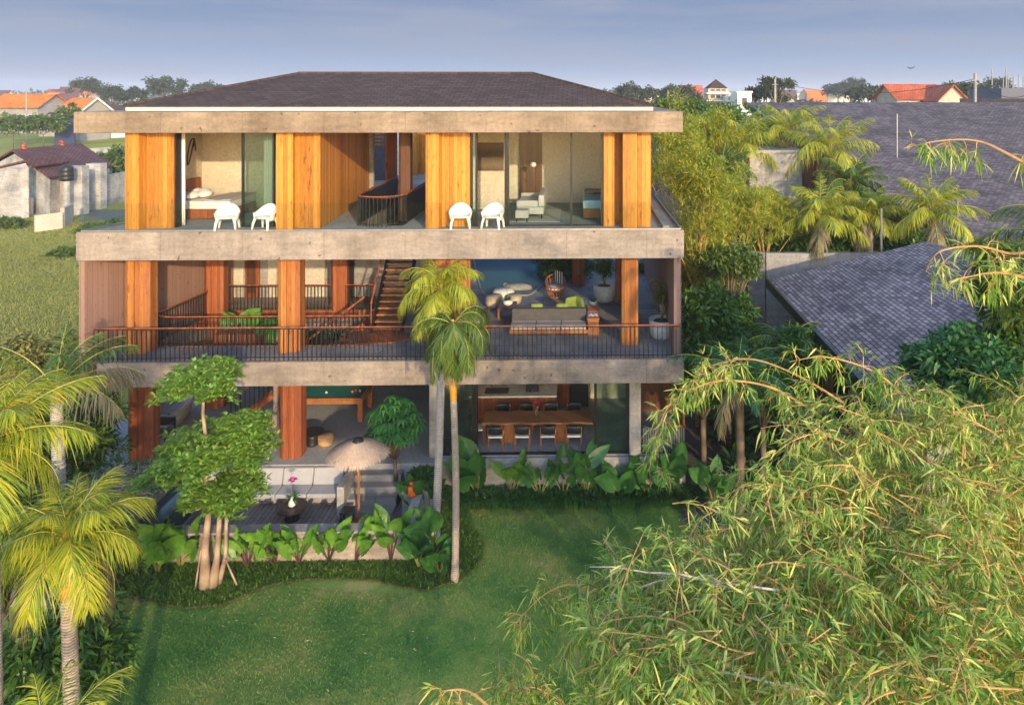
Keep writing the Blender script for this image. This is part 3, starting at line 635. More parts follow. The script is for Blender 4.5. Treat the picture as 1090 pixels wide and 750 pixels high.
# stair up to the top floor
S0, S1 = 23.2, 26.6; nst = 21; x0s, x1s = X(396, 23.2), X(429, 23.2)
m = MB(); 
for i in range(nst):
    t = i/(nst); z = ZA2 + (ZB2-ZA2)*(i+1)/(nst+1); y = S0 + (S1-S0)*t
    k = MB(); k.box(x0s+.05, x1s-.05, y, y+.3, z-.05, z); part('stair_tread', k, 'timber_col')
for xx in (x0s, x1s-.05): m.bar((xx+.02, S0-.1, ZA2+.02), (xx+.02, S1+.1, ZB2-.05), .05, .3)
part('stair_stringer', m, 'metal')
m = MB(); m.tube([(x0s-.02, S0-.05, ZA2+1.0), (x0s-.02, S1, ZB2+.8)], .035); m.bar((x0s-.02, S0-.02, ZA2), (x0s-.02, S0-.02, ZA2+1.0), .03); part('handrail', m, 'timber_red')
m = MB(); m.lathe((X(403, 22.6), 22.75, ZA2+.016), [(1.05, 0), (1.05, .03), (0, .032)], 32, 1, .55); part('stair_landing', m, 'timber_red')
# stair down to the garden floor
q0 = np.array([X(250, 23.8), 23.8, 0.]); q1 = np.array([X(392, 24.6), 24.6, ZA2]); ns = 18
for i in range(ns):
    c = q0 + (q1-q0)*(i+.5)/ns; k = MB(); k.ob((c[0], c[1]+.1, (i+1)/(ns+1)*ZA2-.025), (.3, .95, .05)); part('stair_tread', k, 'timber_red')
m = MB(); m.bar(q0+[0,-.4,.1], q1+[0,-.4,-.05], .05, .26); part('stair_stringer', m, 'timber_red')
m = MB(); m.tube([tuple(q0+[0,-.42,.98]), tuple(q1+[0,-.42,.95])], .04); HR = part('handrail', m, 'timber_red')
m = MB()
for i in range(30):
    c = q0 + (q1-q0)*(i+.5)/30 + [0,-.42,0]; m.box(c[0]-.012, c[0]+.012, c[1]-.012, c[1]+.012, c[2]+.12, c[2]+.95)
m.build('baluster', M['metal'], HR)
# --- ground floor: dining room
yD = 21.62; dx0, dx1 = X(467, yD), X(682, yD); xe = X(729, yD)
m = MB(); m.box(dx0-.0, xe, yD, 27, -.3, -.0); part('dining_floor', m, 'conc_fl')
m = MB(); m.box(dx0, xe, yD-.14, yD-.002, ZL-.1, -.03); part('plinth_wall', m, 'conc2', bevel=.01)
frame(466, 471, yD+.05, 0, ZA1, wd=.03, mat=mat_plain('green_frame', (.12,.26,.2), .4))
frame(471, 504, yD+.06, 0, ZA1, glassmat='glass_dk'); 
m = MB(); m.box(X(503.5,yD), X(507,yD), yD+.15, yD+.4, 0, ZA1); part('window_post', m, 'metal')
frame(632.5, 669, yD+.06, 0, ZA1, glassmat='glass_dk', wd=.08)
m = MB(); m.box(dx0, xe, yD, yD+.1, 0.002, .05); part('door_track', m, 'metal')
m = MB(); m.box(dx0+.02, xe-.2, 25.6, 25.75, 0, ZA1); part('kitchen_back_wall', m, 'plaster')
m = MB(); m.box(dx0-.02, dx0+.1, yD+.2, 25.6, 0, ZA1); part('dining_side_wall', m, 'greywall')
m = MB(); m.box(X(592,25.2), X(607,25.2), 25.0, 25.59, 0, ZA1); part('tall_cabinet', m, 'timber_red')
m = MB(); m.box(X(607.5,25.2), X(626,25.2), 24.9, 25.58, 0, 2.3); part('dark_cabinet', m, 'black')
# slatted balcony at the right end
m = MB(); m.box(X(684,yD), xe, yD+.02, yD+.05, .06, .82); SC_ = part('slatted_screen', m, 'slate')
m = MB()
for i in range(18):
    xx = X(684,yD) + (xe-X(684,yD))*(i+.5)/18; m.box(xx-.02, xx+.02, yD-.03, yD+.018, .06, .82)
m.build('slat', M['steel'], SC_)
m = MB(); m.box(X(684,yD), xe, yD+3.0, yD+3.1, 0, ZA1); part('timber_wall', m, 'timber_dk')
m = MB(); m.box(xe-.06, xe, yD, yD+.12, .82, 1.7); m.box(X(708,yD), xe+.02, yD, yD+.14, .83, .89); m.box(X(708,yD), xe+.02, yD, yD+.14, 1.7, 1.76); part('timber_frame', m, 'wood')
m = MB(); m.box(X(684,yD-.3), xe, yD-.002, 26, ZL, -.3-.003); part('plinth_wall', m, 'conc2')
# back planting wall of the ground floor
m = MB(); m.box(X(100,28), X(470,28), 28.2, 28.4, 0, ZA1); part('garden_wall', m, 'slate')

# --- the pool terrace
pp = [atz(a, b, ZA2)[:2] for a, b in ((511,308),(515,314),(524,316),(562,315),(566,313),(600,289))]
pbk = atz(503, 272, ZA2)[:2]
pool = [tuple(pp[i]) for i in range(6)] + [(tuple(pp[5])[0]+1.5, 42.), (float(pbk[0])-.5, 42.), tuple(pbk)]
m = MB(); m.prism(pool, ZA2+.015, ZA2+.03); tag(m.build('pool_water', M['water']), kind='structure')
m = MB(); rim = pool[:6]; 
m.tube([(p[0], p[1], ZA2+.02) for p in [pool[-1]]+rim], .05, 6); tag(m.build('pool_rim', M['conc2']), kind='structure')
m = MB(); m.box(X(440, 45), X(735, 45), 44.5, 45, ZA2, 8.9); tag(m.build('boundary_wall', M['slate']), 'dark back wall of the pool terrace, raised unseen to block sky reflection in the pool', 'wall')  # height added out of view so the pool mirrors dark wall, not sky
# ================================================================== TERRACE STONEWORK
yW = 18.72
zW = zat(562, yW, 300)
m = MB(); m.box(X(108, yW), X(436, yW), yW-.12, yW+.12, ZL-.1, zW-.06)
RW = thing('retaining_wall', 'low pinkish concrete wall behind the broad leaved plants, closing the sunken lounge', 'wall', (X(270, yW), yW, ZL))
m.build('wall_face', M['conc'], RW, bevel=.01)
m = MB(); m.box(X(108, yW)-.03, X(436, yW)+.03, yW-.17, yW+.20, zW-.06, zW); m.build('coping', M['conc2'], RW, bevel=.008)
# white curved chute wall on the right of the lounge
cw = [atz(433, 562, zW)[:2], atz(437, 548, zW)[:2], atz(443, 534, zW)[:2], atz(450, 520, zW)[:2], atz(457, 511, zW)[:2]]
m = MB()
for i in range(4):
    a, b = cw[i], cw[i+1]; m.prism([(a[0]-.1,a[1]),(a[0]+.16,a[1]),(b[0]+.16,b[1]),(b[0]-.1,b[1])], ZL, lambda p: zW + .0 + .35*max(0, (p[1]-18.7)/2.4))
tag(m.build('curved_wall', M['oldwhite']), 'pale curved end wall sweeping up from the retaining wall to the planter', 'wall')
# bench (sunken sofa)
M['benchf'] = mat_plain('bench_fabric', (.36,.36,.38), .9, var=.06)
BN = thing('built_in_bench', 'long grey cushioned built-in bench along the back of the sunken lounge', 'bench', (X(290, 21), 21.0, -.9))
bx0, bx1 = X(204, 21), X(366, 21)
m = MB(); m.box(bx0, bx1, 20.72, 21.19, -.9, -.62); m.build('plinth', M['conc2'], BN)
m = MB(); n_ = 5
for i in range(n_):
    a = bx0 + (bx1-bx0)*i/n_; k = MB(); k.box(a+.01, a+(bx1-bx0)/n_-.01, 20.42, 20.98, -.60, -.47); k.build('seat_cushion', M['benchf'], BN, bevel=.03)
    k = MB(); w_ = (bx1-bx0)/n_; k.add([(a+.01,20.9,-.465),(a+w_-.01,20.9,-.465),(a+w_-.01,21.1,-.465),(a+.01,21.1,-.465),(a+.01,21.05,-.03),(a+w_-.01,21.05,-.03),(a+w_-.01,21.18,-.03),(a+.01,21.18,-.03)], [(0,3,2,1),(4,5,6,7),(0,1,5,4),(1,2,6,5),(2,3,7,6),(3,0,4,7)]); k.build('back_cushion', M['benchf'], BN, bevel=.03)
m = MB(); m.box(X(366.5, 20.6), X(374, 20.6), 19.95, 21.19, -.9, .0); tag(m.build('stair_cheek_wall', M['conc2'], bevel=.01), 'short concrete wall between the built-in bench and the garden steps', 'wall')
PLW = thing('concrete_planter', 'concrete planter box beside the garden steps holding the bushy umbrella plant', 'planter', (X(440, 20.5), 20.6, -.9))
m = MB(); pa, pb = X(430.5, 20.3), X(458, 20.3); m.box(pa, pb, 20.0, 20.12, ZL, -.1); m.box(pa, pa+.12, 20.12, 21.19, ZL, -.1); m.box(pb-.12, pb, 20.12, 21.19, ZL, -.1); m.build('box', M['conc2'], PLW, bevel=.01)
m = MB(); m.box(pa+.12, pb-.12, 20.12, 21.19, ZL, -.22); m.build('soil', M['soil'], PLW)
# left: steps of the side terrace down to the lawn
m = MB()
for i in range(4): m.box(X(100, 18.6)-1.2, X(128, 18.6), 18.8-.38*(i+1), 18.8-.38*i, ZL-.1, -.28*(i+1))
tag(m.build('side_steps', M['paving'], bevel=.01), kind='structure')

# ================================================================== FURNITURE
def armchair_mb():                      # white moulded armchair facing -Y
    k = MB()
    def shell(u, v):
        a = math.pi*(u*1.30-.15); top = .42 + .28*max(0, math.sin(a))**1.4 + .16*(1-abs(2*u-1))*0 + .14
        z = .30 + (top-.30)*v; r = .31 + .06*v
        return (r*1.06*math.cos(a), r*.95*math.sin(a)*1.0 - .02, z)
    k.grid(shell, 24, 6)
    return k
def make_armchair():
    t = thing('armchair', 'white moulded plastic armchair on the upper terrace, far left of the four', 'armchair', (0,0,0), 'white armchairs on the upper terrace')
    armchair_mb().build('back_shell', M['white'], t, smooth=True, solid=.03)
    k = MB(); k.lathe((0,-.01,.36), [(.0,.0),(.22,.0),(.31,.02),(.33,.06),(.30,.075),(.18,.05),(0,.045)], 24, 1.02, .95); k.build('seat', M['white'], t, smooth=True)
    for sx_, sy in ((-1,-1),(1,-1),(-1,1),(1,1)):
        k = MB(); k.tube([(sx_*.25, sy*.2, .38), (sx_*.30, sy*.25, .2), (sx_*.32, sy*.28, 0)], [.055,.045,.032], 8); k.build('leg', M['white'], t)
    return t
ac = make_armchair(); spots = [(240, 12), (280.5, -18), (489.5, 8), (524, -14)]
labs = ['white moulded armchair on the upper terrace, leftmost of the four, before the bedroom bed', 'white moulded armchair angled beside the tinted bedroom glass, second from the left',
        'white moulded armchair in front of the right hand timber panel, third from the left', 'white moulded armchair in front of the lounge artwork, rightmost of the four']
for i, (px, a) in enumerate(spots):
    p = aty(px, 245, 21.0); o = ac if i == 0 else dup(ac, (0,0,0))
    o.location = (p[0], 21.10, ZB2+.013); o.rotation_euler = (0,0,R(a)); o['label'] = labs[i]; o.scale = (.9,.78,.9)
zf = ZB2+.013
# bed
bd = thing('bed', 'low bed with white bedding, heaped pillows and reddish wood base in the upper left bedroom', 'bed', (-12.8, 23.8, zf))
k = MB(); k.box(-13.6, -11.5, 22.75, 24.6, zf+.02, zf+.32); k.build('base', M['timber_red'], bd, bevel=.01)
k = MB(); k.box(-13.55, -11.52, 22.78, 24.57, zf+.322, zf+.60); k.build('mattress', M['white'], bd, bevel=.05, seg=3)
k = MB(); k.box(-13.74, -13.62, 22.5, 24.9, zf+.1, zf+1.15); k.build('headboard', M['timber_red'], bd, bevel=.01)
for i, (x, y) in enumerate(((-13.3,23.2),(-13.3,24.1),(-13.0,23.25),(-13.0,24.0),(-12.75,23.6))):
    k = MB(); k.lathe((x, y, zf+.62), [(0,0),(.24,.02),(.33,.10),(.24,.20),(0,.24)], 14, .62, 1.05); k.build('pillow', M['whitef'], bd, smooth=True)
k = MB(); k.grid(lambda u,v: (-12.4+.9*u, 22.72+1.9*v, zf+.62+.02*math.sin(u*9+v*4)), 8, 12); k.build('throw_blanket', M['greyf'], bd, smooth=True, solid=.03)
# wall art in the bedroom
at_ = thing('line_art_picture', 'tall beige picture with a dark looping line on the left bedroom wall', 'picture', (-13.7, 24.3, 8.6))
k = MB(); k.box(-13.745, -13.71, 23.75, 24.95, zf+1.25, zf+2.75); k.build('board', M['plaster'], at_)
k = MB(); k.tube([(-13.69, 24.4+.28*math.cos(a)*(1-.04*a), zf+2.1+.45*math.sin(a*1.3)) for a in np.linspace(0, 7, 40)], .022, 6); k.build('drawn_line', M['timber_dk'], at_)
# lounge room upstairs
def sofa(name, label, x, y, z, rz, L=2.0, mat='greyf', group=None):
    t = thing(name, label, 'sofa', (0,0,0), group)
    k = MB(); k.box(-L/2, L/2, -.45, .45, .16, .40); k.build('seat', M[mat], t, bevel=.04)
    k = MB(); k.box(-L/2, L/2, .27, .47, .405, .80); k.build('backrest', M[mat], t, bevel=.05)
    for s_ in (-1, 1):
        k = MB(); k.box(s_*L/2-.14*(s_>0), s_*L/2+.14*(s_<0), -.45, .265, .405, .62); k.build('armrest', M[mat], t, bevel=.04)
    for i in range(2):
        k = MB(); k.box(-L/2+.15+(L-.3)/2*i+.01, -L/2+.15+(L-.3)/2*(i+1)-.01, -.44, .26, .405, .52); k.build('seat_cushion', M[mat], t, bevel=.04)
    for a, b in ((-1,-1),(1,-1),(-1,1),(1,1)):
        k = MB(); k.tube([(a*(L/2-.1), b*.38, .17), (a*(L/2-.1), b*.38, 0)], .025, 8); k.build('leg', M['metal'], t)
    t.location = (x, y, z); t.rotation_euler = (0,0,rz); return t
sofa('sofa', 'light grey sofa in the upper right lounge beside the floor lamp', X(566, 23.4), 23.5, zf, R(-90), 1.9)
ot = thing('footstool', 'low grey upholstered footstool at the foot of the upper lounge sofa', 'footstool', (X(556,22.4), 22.3, zf))
k = MB(); k.box(X(549,22.3), X(563,22.3), 22.05, 22.6, zf+.12, zf+.38); k.build('cushion', M['greyf'], ot, bevel=.04)
k = MB()
for a in (X(549,22.3)+.05, X(563,22.3)-.05):
    for b in (22.1, 22.55): q = MB(); q.tube([(a,b,zf),(a,b,zf+.13)], .02, 6); q.build('leg', M['metal'], ot)
lp = thing('floor_lamp', 'slim dark floor lamp with small white globe before the dark wood panel', 'lamp', (X(569,25), 25, zf))
k = MB(); k.lathe((X(569,25), 25, zf), [(.14,0),(.14,.02),(.02,.03)], 16); k.tube([(X(569,25),25,zf+.02),(X(570,25),25,zf+1.45)], .014, 6); k.build('stand', M['metal'], lp)
k = MB(); k.lathe((X(569,25)-.05, 25, zf+1.45), [(0,0),(.09,.03),(.12,.1),(.08,.18),(0,.2)], 14); k.build('shade', M['white'], lp, smooth=True)
pa_ = thing('wall_artwork', 'dark brown textured square artwork on the pale lounge wall', 'artwork', (X(521,24.5), 24.58, zat(165,24.5,520)))
k = MB(); k.box(X(508,24.5), X(536,24.5), 24.53, 24.595, zat(181,24.5,520), zat(152,24.5,520)); k.build('canvas', M['bark_dk'], pa_)
k = MB(); k.box(X(507.5,24.5), X(536.5,24.5), 24.545, 24.597, zat(182,24.5,520), zat(181,24.5,520)); k.build('frame_edge', M['timber_red'], pa_)
dbd = thing('daybed', 'small daybed with pale blue bedding and wooden base behind the rightmost lounge glass', 'daybed', (X(631,23), 23.2, zf))
k = MB(); k.box(X(621,22.8), X(641,22.8), 22.6, 24.4, zf+.03, zf+.33); k.build('base', M['wood'], dbd, bevel=.01)
k = MB(); k.box(X(620.5,22.8), X(641.5,22.8), 22.57, 24.42, zf+.332, zf+.62); k.build('mattress', mat_plain('pale_blue_fabric', (.38,.56,.60), .9), dbd, bevel=.05)
k = MB(); k.box(X(622,24.1), X(640.5,24.1), 23.9, 24.3, zf+.622, zf+.78); k.build('pillow', M['dgreyf'], dbd, bevel=.06)
rg = MB(); rg.box(X(545,22.6), X(596,22.6), 22.1, 24.4, zf+.001, zf+.012); tag(rg.build('rug', M['greyf']), 'pale rug under the sofa in the upper right lounge', 'rug')
# --- middle terrace
zm = ZA2+.015
def pillow(parent, c, rz, tilt, mat='limef', s=.42):
    k = MB(); M4 = Matrix.Translation(Vector(c)) @ Matrix.Rotation(rz, 4, 'Z') @ Matrix.Rotation(tilt, 4, 'X')
    def f(u, v):
        x, y = (u-.5)*s, (v-.5)*s; e = (1-(2*u-1)**4)*(1-(2*v-1)**4); return M4 @ Vector((x, -.07*e**.5, y))
    def f2(u, v):
        x, y = (u-.5)*s, (v-.5)*s; e = (1-(2*u-1)**4)*(1-(2*v-1)**4); return M4 @ Vector((x, .07*e**.5, y))
    k.grid(f, 8, 8); k.grid(f2, 8, 8); return k.build('pillow', M[mat], parent, smooth=True)
yS = 22.85; a0, a1 = X(543, yS), X(624, yS)
SB = thing('outdoor_sofa', 'long charcoal outdoor sofa with lime pillows on a low wooden platform', 'sofa', ((a0+a1)/2, yS, zm))
k = MB(); k.box(a0-.05, a1+.05, yS, yS+2.0, zm+.05, zm+.17); k.build('platform', M['wood'], SB, bevel=.01)
k = MB(); k.box(a0+.1, a1-.1, yS+.1, yS+1.9, zm, zm+.05); k.build('recessed_base', M['black'], SB)
n_ = 3
for i in range(n_):
    p0 = a0+(a1-a0)*i/n_; k = MB(); k.box(p0+.01, p0+(a1-a0)/n_-.01, yS+.03, yS+.50, zm+.175, zm+.34); k.build('front_cushion', M['greyf'], SB, bevel=.03)
    k = MB(); k.box(p0+.01, p0+(a1-a0)/n_-.01, yS+.78, yS+1.85, zm+.175, zm+.40); k.build('seat_cushion', M['greyf'], SB, bevel=.03)
k = MB(); k.box(a0, a1, yS+.52, yS+.76, zm+.175, zm+.72); k.build('backrest', M['dgreyf'], SB, bevel=.04)
for px in (571, 598): pillow(SB, (X(px, 23.4), yS+.80, zm+.62), 0, R(10), s=.4)
for px, rz in ((608, 30), (617, -50)): pillow(SB, (X(px, 24.0), yS+1.45, zm+.62), R(rz), R(12), s=.5)
SB2 = thing('outdoor_sofa', 'grey outdoor sofa partly hidden behind the palm crown, left of the long one', 'sofa', (X(500,23.2), 23.3, zm))
k = MB(); k.box(X(468,yS), X(519,yS), yS+.1, yS+.95, zm+.05, zm+.17); k.build('platform', M['wood'], SB2, bevel=.01)
k = MB(); k.box(X(470,yS), X(510,yS), yS+.13, yS+.9, zm+.175, zm+.42); k.build('seat_cushion', M['greyf'], SB2, bevel=.04)
k = MB(); k.box(X(511,yS), X(518,yS), yS+.13, yS+.92, zm+.175, zm+.66); k.build('backrest', M['dgreyf'], SB2, bevel=.04)
pillow(SB2, (X(505,23.4), yS+.6, zm+.6), R(70), R(12), s=.4)
def cube_table(px0, px1, Y0, Y1, label, h=.55):
    t = thing('side_table', label, 'side table', (X((px0+px1)/2,Y0), (Y0+Y1)/2, zm))
    q0_, q1_ = X(px0,Y0), X(px1,Y0); k = MB(); k.box(q0_, q1_, Y0, Y1, zm+h-.05, zm+h); k.build('top', M['wood'], t, bevel=.006)
    k = MB(); k.box(q0_+.02, q1_-.02, Y0+.02, Y0+.06, zm, zm+h-.05); k.box(q0_+.02, q1_-.02, Y1-.06, Y1-.02, zm, zm+h-.05); k.box(q0_+.02, q0_+.06, Y0+.06, Y1-.06, zm, zm+h-.05); k.box(q1_-.06, q1_-.02, Y0+.06, Y1-.06, zm, zm+h-.05); k.build('box_body', M['wood'], t); return t
cube_table(625, 638, yS, yS+.7, 'tall wooden cube table at the right end of the long sofa')
cube_table(626, 638, yS+.75, yS+1.9, 'long dark wooden cube table behind the one at the sofa end', .56)
bk = thing('book', 'white open magazine lying on the wooden cube table by the sofa', 'magazine', (X(631,23.3), 23.2, zm+.55))
k = MB(); k.grid(lambda u,v: (X(631,23.3)-.16+.32*u, 23.05+.24*v, zm+.556+.03*abs(math.sin(u*6.28))), 12, 2); k.build('pages', M['whitef'], bk, solid=.006)
ps = thing('potted_succulent', 'small succulent in a white bowl on the wooden cube table', 'potted plant', (X(631.5,24.3), 24.3, zm+.56))
k = MB(); k.lathe((X(631.5,24.3), 24.3, zm+.56), [(.07,0),(.13,.06),(.15,.14),(.13,.14),(.11,.08),(0,.07)], 16); k.build('bowl', M['white'], ps, smooth=True)
def tuft(nb, c, n, L, W, up=.6, droop=.3, seg=2, spread=1., mi=0):
    a = rs.rand(n)*6.28; e = up + (rs.rand(n)-.5)*.7
    D = np.stack([np.cos(a)*np.cos(e)*spread, np.sin(a)*np.cos(e)*spread, np.sin(e)], 1)
    Pn = np.array(c) + np.stack([np.cos(a)*.03, np.sin(a)*.03, np.zeros(n)], 1)
    N = np.cross(np.cross(D, [0,0,1.]), D) + .01
    nb.leaves(Pn, D, N, L*(.7+.5*rs.rand(n)), W, droop, seg, mi=mi)
nb = NB(); tuft(nb, (X(631.5,24.3), 24.3, zm+.66), 30, .2, .04, .8, .1); nb.build('leaves', M['scheff'], ps)
ct = thing('coffee_table', 'low wooden coffee table with books between the pale ottomans and the sofa', 'coffee table', (X(535,25), 25.0, zm))
k = MB(); k.box(X(530,24.8), X(549,24.8), 24.5, 25.4, zm+.33, zm+.38); k.build('top', M['timber_dk'], ct, bevel=.01)
for a in (X(531.5,24.8), X(547.5,24.8)):
    for b in (24.6, 25.3): k = MB(); k.box(a-.03,a+.03,b-.03,b+.03,zm,zm+.33); k.build('leg', M['wood'], ct)
vs_ = thing('orchid_pot', 'white round pot with an orchid on the low coffee table', 'potted plant', (X(541,25), 24.9, zm+.38))
k = MB(); k.lathe((X(541,25), 24.9, zm+.38), [(.09,0),(.17,.07),(.18,.16),(.12,.22),(.1,.2),(0,.18)], 18); k.build('pot', M['white'], vs_, smooth=True)
nb = NB(); tuft(nb, (X(541,25), 24.9, zm+.57), 24, .28, .06, .5, .3); nb.build('leaves', M['scheff'], vs_)
k = MB(); k.tube([(X(541,25),24.9,zm+.55),(X(540,25),24.9,zm+.9),(X(538.5,25),24.85,zm+1.15)], .007, 5); vst = k.build('stem', M['stem'], vs_)
nb = NB(); tuft(nb, (X(538.5,25),24.85,zm+1.15), 16, .09, .05, .3, .2); nb.build('petals', M['whitef'], vst)
for px, Y, r_, h_, lab, mt in ((526, 26.0, .34, .42, 'round tan woven ottoman beside the coffee table', 'beigew'), (536, 27.0, .42, .36, 'round pale ottoman behind the tan one', 'whitef'), (547, 26.4, .3, .32, 'smaller brown round ottoman right of the tan one', 'beigew')):
    t = thing('ottoman', lab, 'ottoman', (X(px,Y), Y, zm)); k = MB(); k.lathe((X(px,Y), Y, zm), [(r_*.8,0),(r_,h_*.3),(r_,h_*.75),(r_*.85,h_),(0,h_*1.02)], 24); k.build('cushion', M[mt], t, smooth=True)
# rattan chair
rc = thing('rattan_chair', 'round open rattan armchair with striped towel near the pool', 'chair', (X(591,27), 27.1, zm))
cx_, cy_ = X(591,27), 27.2
for i in range(18):
    a = i/18*6.28; k = MB(); r0, r1 = .30, .38; h1 = .62 + .18*math.sin(a)
    k.tube([(cx_+r0*math.cos(a), cy_+r0*math.sin(a), zm), (cx_+r1*math.cos(a), cy_+r1*math.sin(a), zm+.3), (cx_+r1*math.cos(a+.2), cy_+r1*math.sin(a+.2), zm+h1)], .016, 5); k.build('cane_rib', M['wood'], rc)
for h_, r_, tl in ((.05,.31,0), (.34,.38,0), (.62,.385,.18)):
    k = MB(); k.tube([(cx_+r_*math.cos(a), cy_+r_*math.sin(a), zm+h_+tl*math.sin(a)) for a in np.linspace(0, 6.28, 25)], .022, 6); k.build('cane_ring', M['wood'], rc)
k = MB(); k.lathe((cx_, cy_, zm+.32), [(0,0),(.33,0),(.35,.06),(.3,.1),(0,.1)], 20); k.build('seat', M['whitef'], rc, smooth=True)
tw = MB(); tw.grid(lambda u,v: (cx_-.02+.3*u, cy_+.25+.02*v, zm+.5+.5*v-.1*u), 8, 6); tag(tw.build('towel', mat_tiles('striped_towel', (.8,.8,.78), (.8,.8,.78), 20, .09, (.05,.05,.06), 'YX', msize=.35), solid=.02), 'black and white striped towel over the rattan chair back', 'towel')
tag(MB().lathe((X(551,28.2), 28.3, zm), [(.55,0),(.5,.14),(.3,.2),(0,.22)], 20, 1.1, .5).build('pool_step_stone', M['conc2'], smooth=True), 'low rounded grey stone at the near edge of the pool', 'stone')
# big planters
def planter(px, Y, w_, h_, lab):
    t = thing('pot', lab, 'plant pot', (X(px,Y), Y, zm)); k = MB(); r_ = w_/2
    k.lathe((X(px,Y), Y, zm), [(r_*.68,0),(r_*.9,.08),(r_*.98,h_*.5),(r_,h_),(r_*.93,h_),(r_*.9,h_*.9),(0,h_*.88)], 32); k.build('body', M['pot'], t, smooth=True)
    k = MB(); k.lathe((X(px,Y), Y, zm+h_*.885), [(r_*.885,0),(0,.02)], 20); k.build('soil', M['soil'], t); return (X(px,Y), Y, zm+h_*.88)
c1 = planter(704.5, 22.6, .86, .62, 'large pale ribbed round pot at the right end of the middle terrace')
c2 = planter(643, 26.6, .85, .66, 'large pale round pot further back between the timber columns')
def shrub(name, lab, cat, base, stems, H0, rad, nleaf, L, W, mat, smat='bark', droop=.2, clus=12):
    t = thing(name, lab, cat, base); k = MB(); nb = NB()
    for i in range(stems):
        a = rnd.random()*6.28; r_ = rad*(.3+.6*rnd.random()); hh = H0*(.7+.3*rnd.random())
        p = [Vector(base), Vector(base)+Vector((math.cos(a)*r_*.3, math.sin(a)*r_*.3, hh*.5)), Vector(base)+Vector((math.cos(a)*r_, math.sin(a)*r_, hh))]
        k.tube(p, [.022,.017,.01], 5)
        for j in range(clus):
            c = p[1].lerp(p[2], rnd.random()*1.1) + Vector((rnd.gauss(0,.1),rnd.gauss(0,.1),rnd.gauss(0,.08)))*rad*2
            n = max(3, nleaf//(stems*clus)); tuft(nb, c, n, L, W, .35, droop, 2)
    k.build('stems', M[smat], t, smooth=True); nb.build('foliage', M[mat], t); return t
shrub('potted_shrub', 'olive leaved shrub with several bare stems in the pot at the terrace right end', 'shrub', c1, 9, 1.25, .55, 1800, .17, .035, 'olive')
shrub('potted_shrub', 'dark drooping shrub in the pot between the back timber columns', 'shrub', c2, 8, 1.3, .5, 1300, .22, .03, 'tree_dk', droop=.8)
# --- ground floor
pt = thing('pool_table', 'wooden pool table with teal felt under the middle terrace', 'pool table', (-8.8, 24.5, 0))
a0, a1, y0_, y1_ = -10.3, X(386, 23.9), 23.9, 25.2
k = MB(); k.box(a0, a1, y0_, y1_, .62, .76); k.build('body', M['wood'], pt, bevel=.01)
k = MB(); k.box(a0+.12, a1-.12, y0_+.12, y1_-.12, .762, .785); k.build('felt', M['teal'], pt)
k = MB(); k.box(a0, a1, y0_, y0_+.11, .763, .82); k.box(a0, a1, y1_-.11, y1_, .763, .82); k.box(a0, a0+.11, y0_+.11, y1_-.11, .763, .82); k.box(a1-.11, a1, y0_+.11, y1_-.11, .763, .82); k.build('rail', M['wood'], pt, bevel=.01)
for a in (a0+.1, a1-.1):
    for b in (y0_+.1, y1_-.1): k = MB(); k.box(a-.08, a+.08, b-.08, b+.08, 0, .62); k.build('leg', M['wood'], pt)
for i, (x, y, c) in enumerate([(-8.95,24.4,'white'),(-8.05,24.45,'orange'),(-7.95,24.52,'red'),(-7.9,24.42,'black'),(-7.8,24.5,'orange')]):
    labs_ = ['white cue ball alone on the teal pool table','orange ball leftmost of the cluster on the pool table','red ball at the back of the cluster on the pool table','black ball at the front of the cluster on the pool table','orange ball rightmost of the cluster on the pool table']
    tag(MB().lathe((x,y,.785), [(0,0),(.03,.008),(.042,.04),(.03,.072),(0,.08)], 10).build('ball', M[c], smooth=True), labs_[i], 'ball')
def round_table(x, y, z, r_, h_, lab, mat='black'):
    t = thing('round_table', lab, 'table', (x,y,z)); k = MB(); k.lathe((x,y,z+h_-.04), [(r_*.96,0),(r_,.01),(r_,.035),(r_*.97,.04),(0,.04)], 32); k.build('top', M[mat], t)
    k = MB(); k.lathe((x,y,z), [(r_*.5,0),(r_*.46,.05),(r_*.42,h_*.5),(r_*.5,h_-.04)], 24); k.build('pedestal', M[mat], t, smooth=True); return t
round_table(X(331, 22.3), 22.4, 0, .37, .42, 'low round black table by the front timber column')
bs = thing('woven_stool', 'pale woven drum stool beside the low round black table', 'stool', (X(345.5,22.3), 22.4, 0))
k = MB(); k.lathe((X(345.5,22.3), 22.4, 0), [(.2,0),(.25,.08),(.25,.26),(.22,.34),(0,.35)], 24); k.build('drum', M['rattan'], bs, smooth=True)
tb = thing('stone_bathtub', 'big white oval freestanding stone tub behind the left timber column', 'bathtub', (X(180,23.8), 24, 0))
k = MB(); k.lathe((X(180,24.0), 24.1, 0), [(.5,0),(.62,.2),(.70,.62),(.66,.62),(.56,.3),(.35,.16),(0,.15)], 36, .85, 1.5); tbo = k.build('tub', M['oldwhite'], tb, smooth=True)
chx, chy = X(170,22.4), 22.5
oc = thing('garden_chair', 'dark framed garden chair in front of the stone tub', 'chair', (chx, chy, 0))
for a in (-.27, .27):
    for b in (-.27, .27): k = MB(); k.box(chx+a-.02, chx+a+.02, chy+b-.02, chy+b+.02, 0, .62 if b < 0 else .78); k.build('leg', M['black'], oc)
    k = MB(); k.box(chx+a-.03, chx+a+.03, chy-.3, chy+.3, .62, .65); k.build('armrest', M['black'], oc)
k = MB(); k.box(chx-.27, chx+.27, chy-.27, chy+.27, .36, .42); k.build('seat', M['dgreyf'], oc)
k = MB(); k.box(chx-.27, chx+.27, chy+.25, chy+.29, .5, .78); k.build('backrest', M['black'], oc)
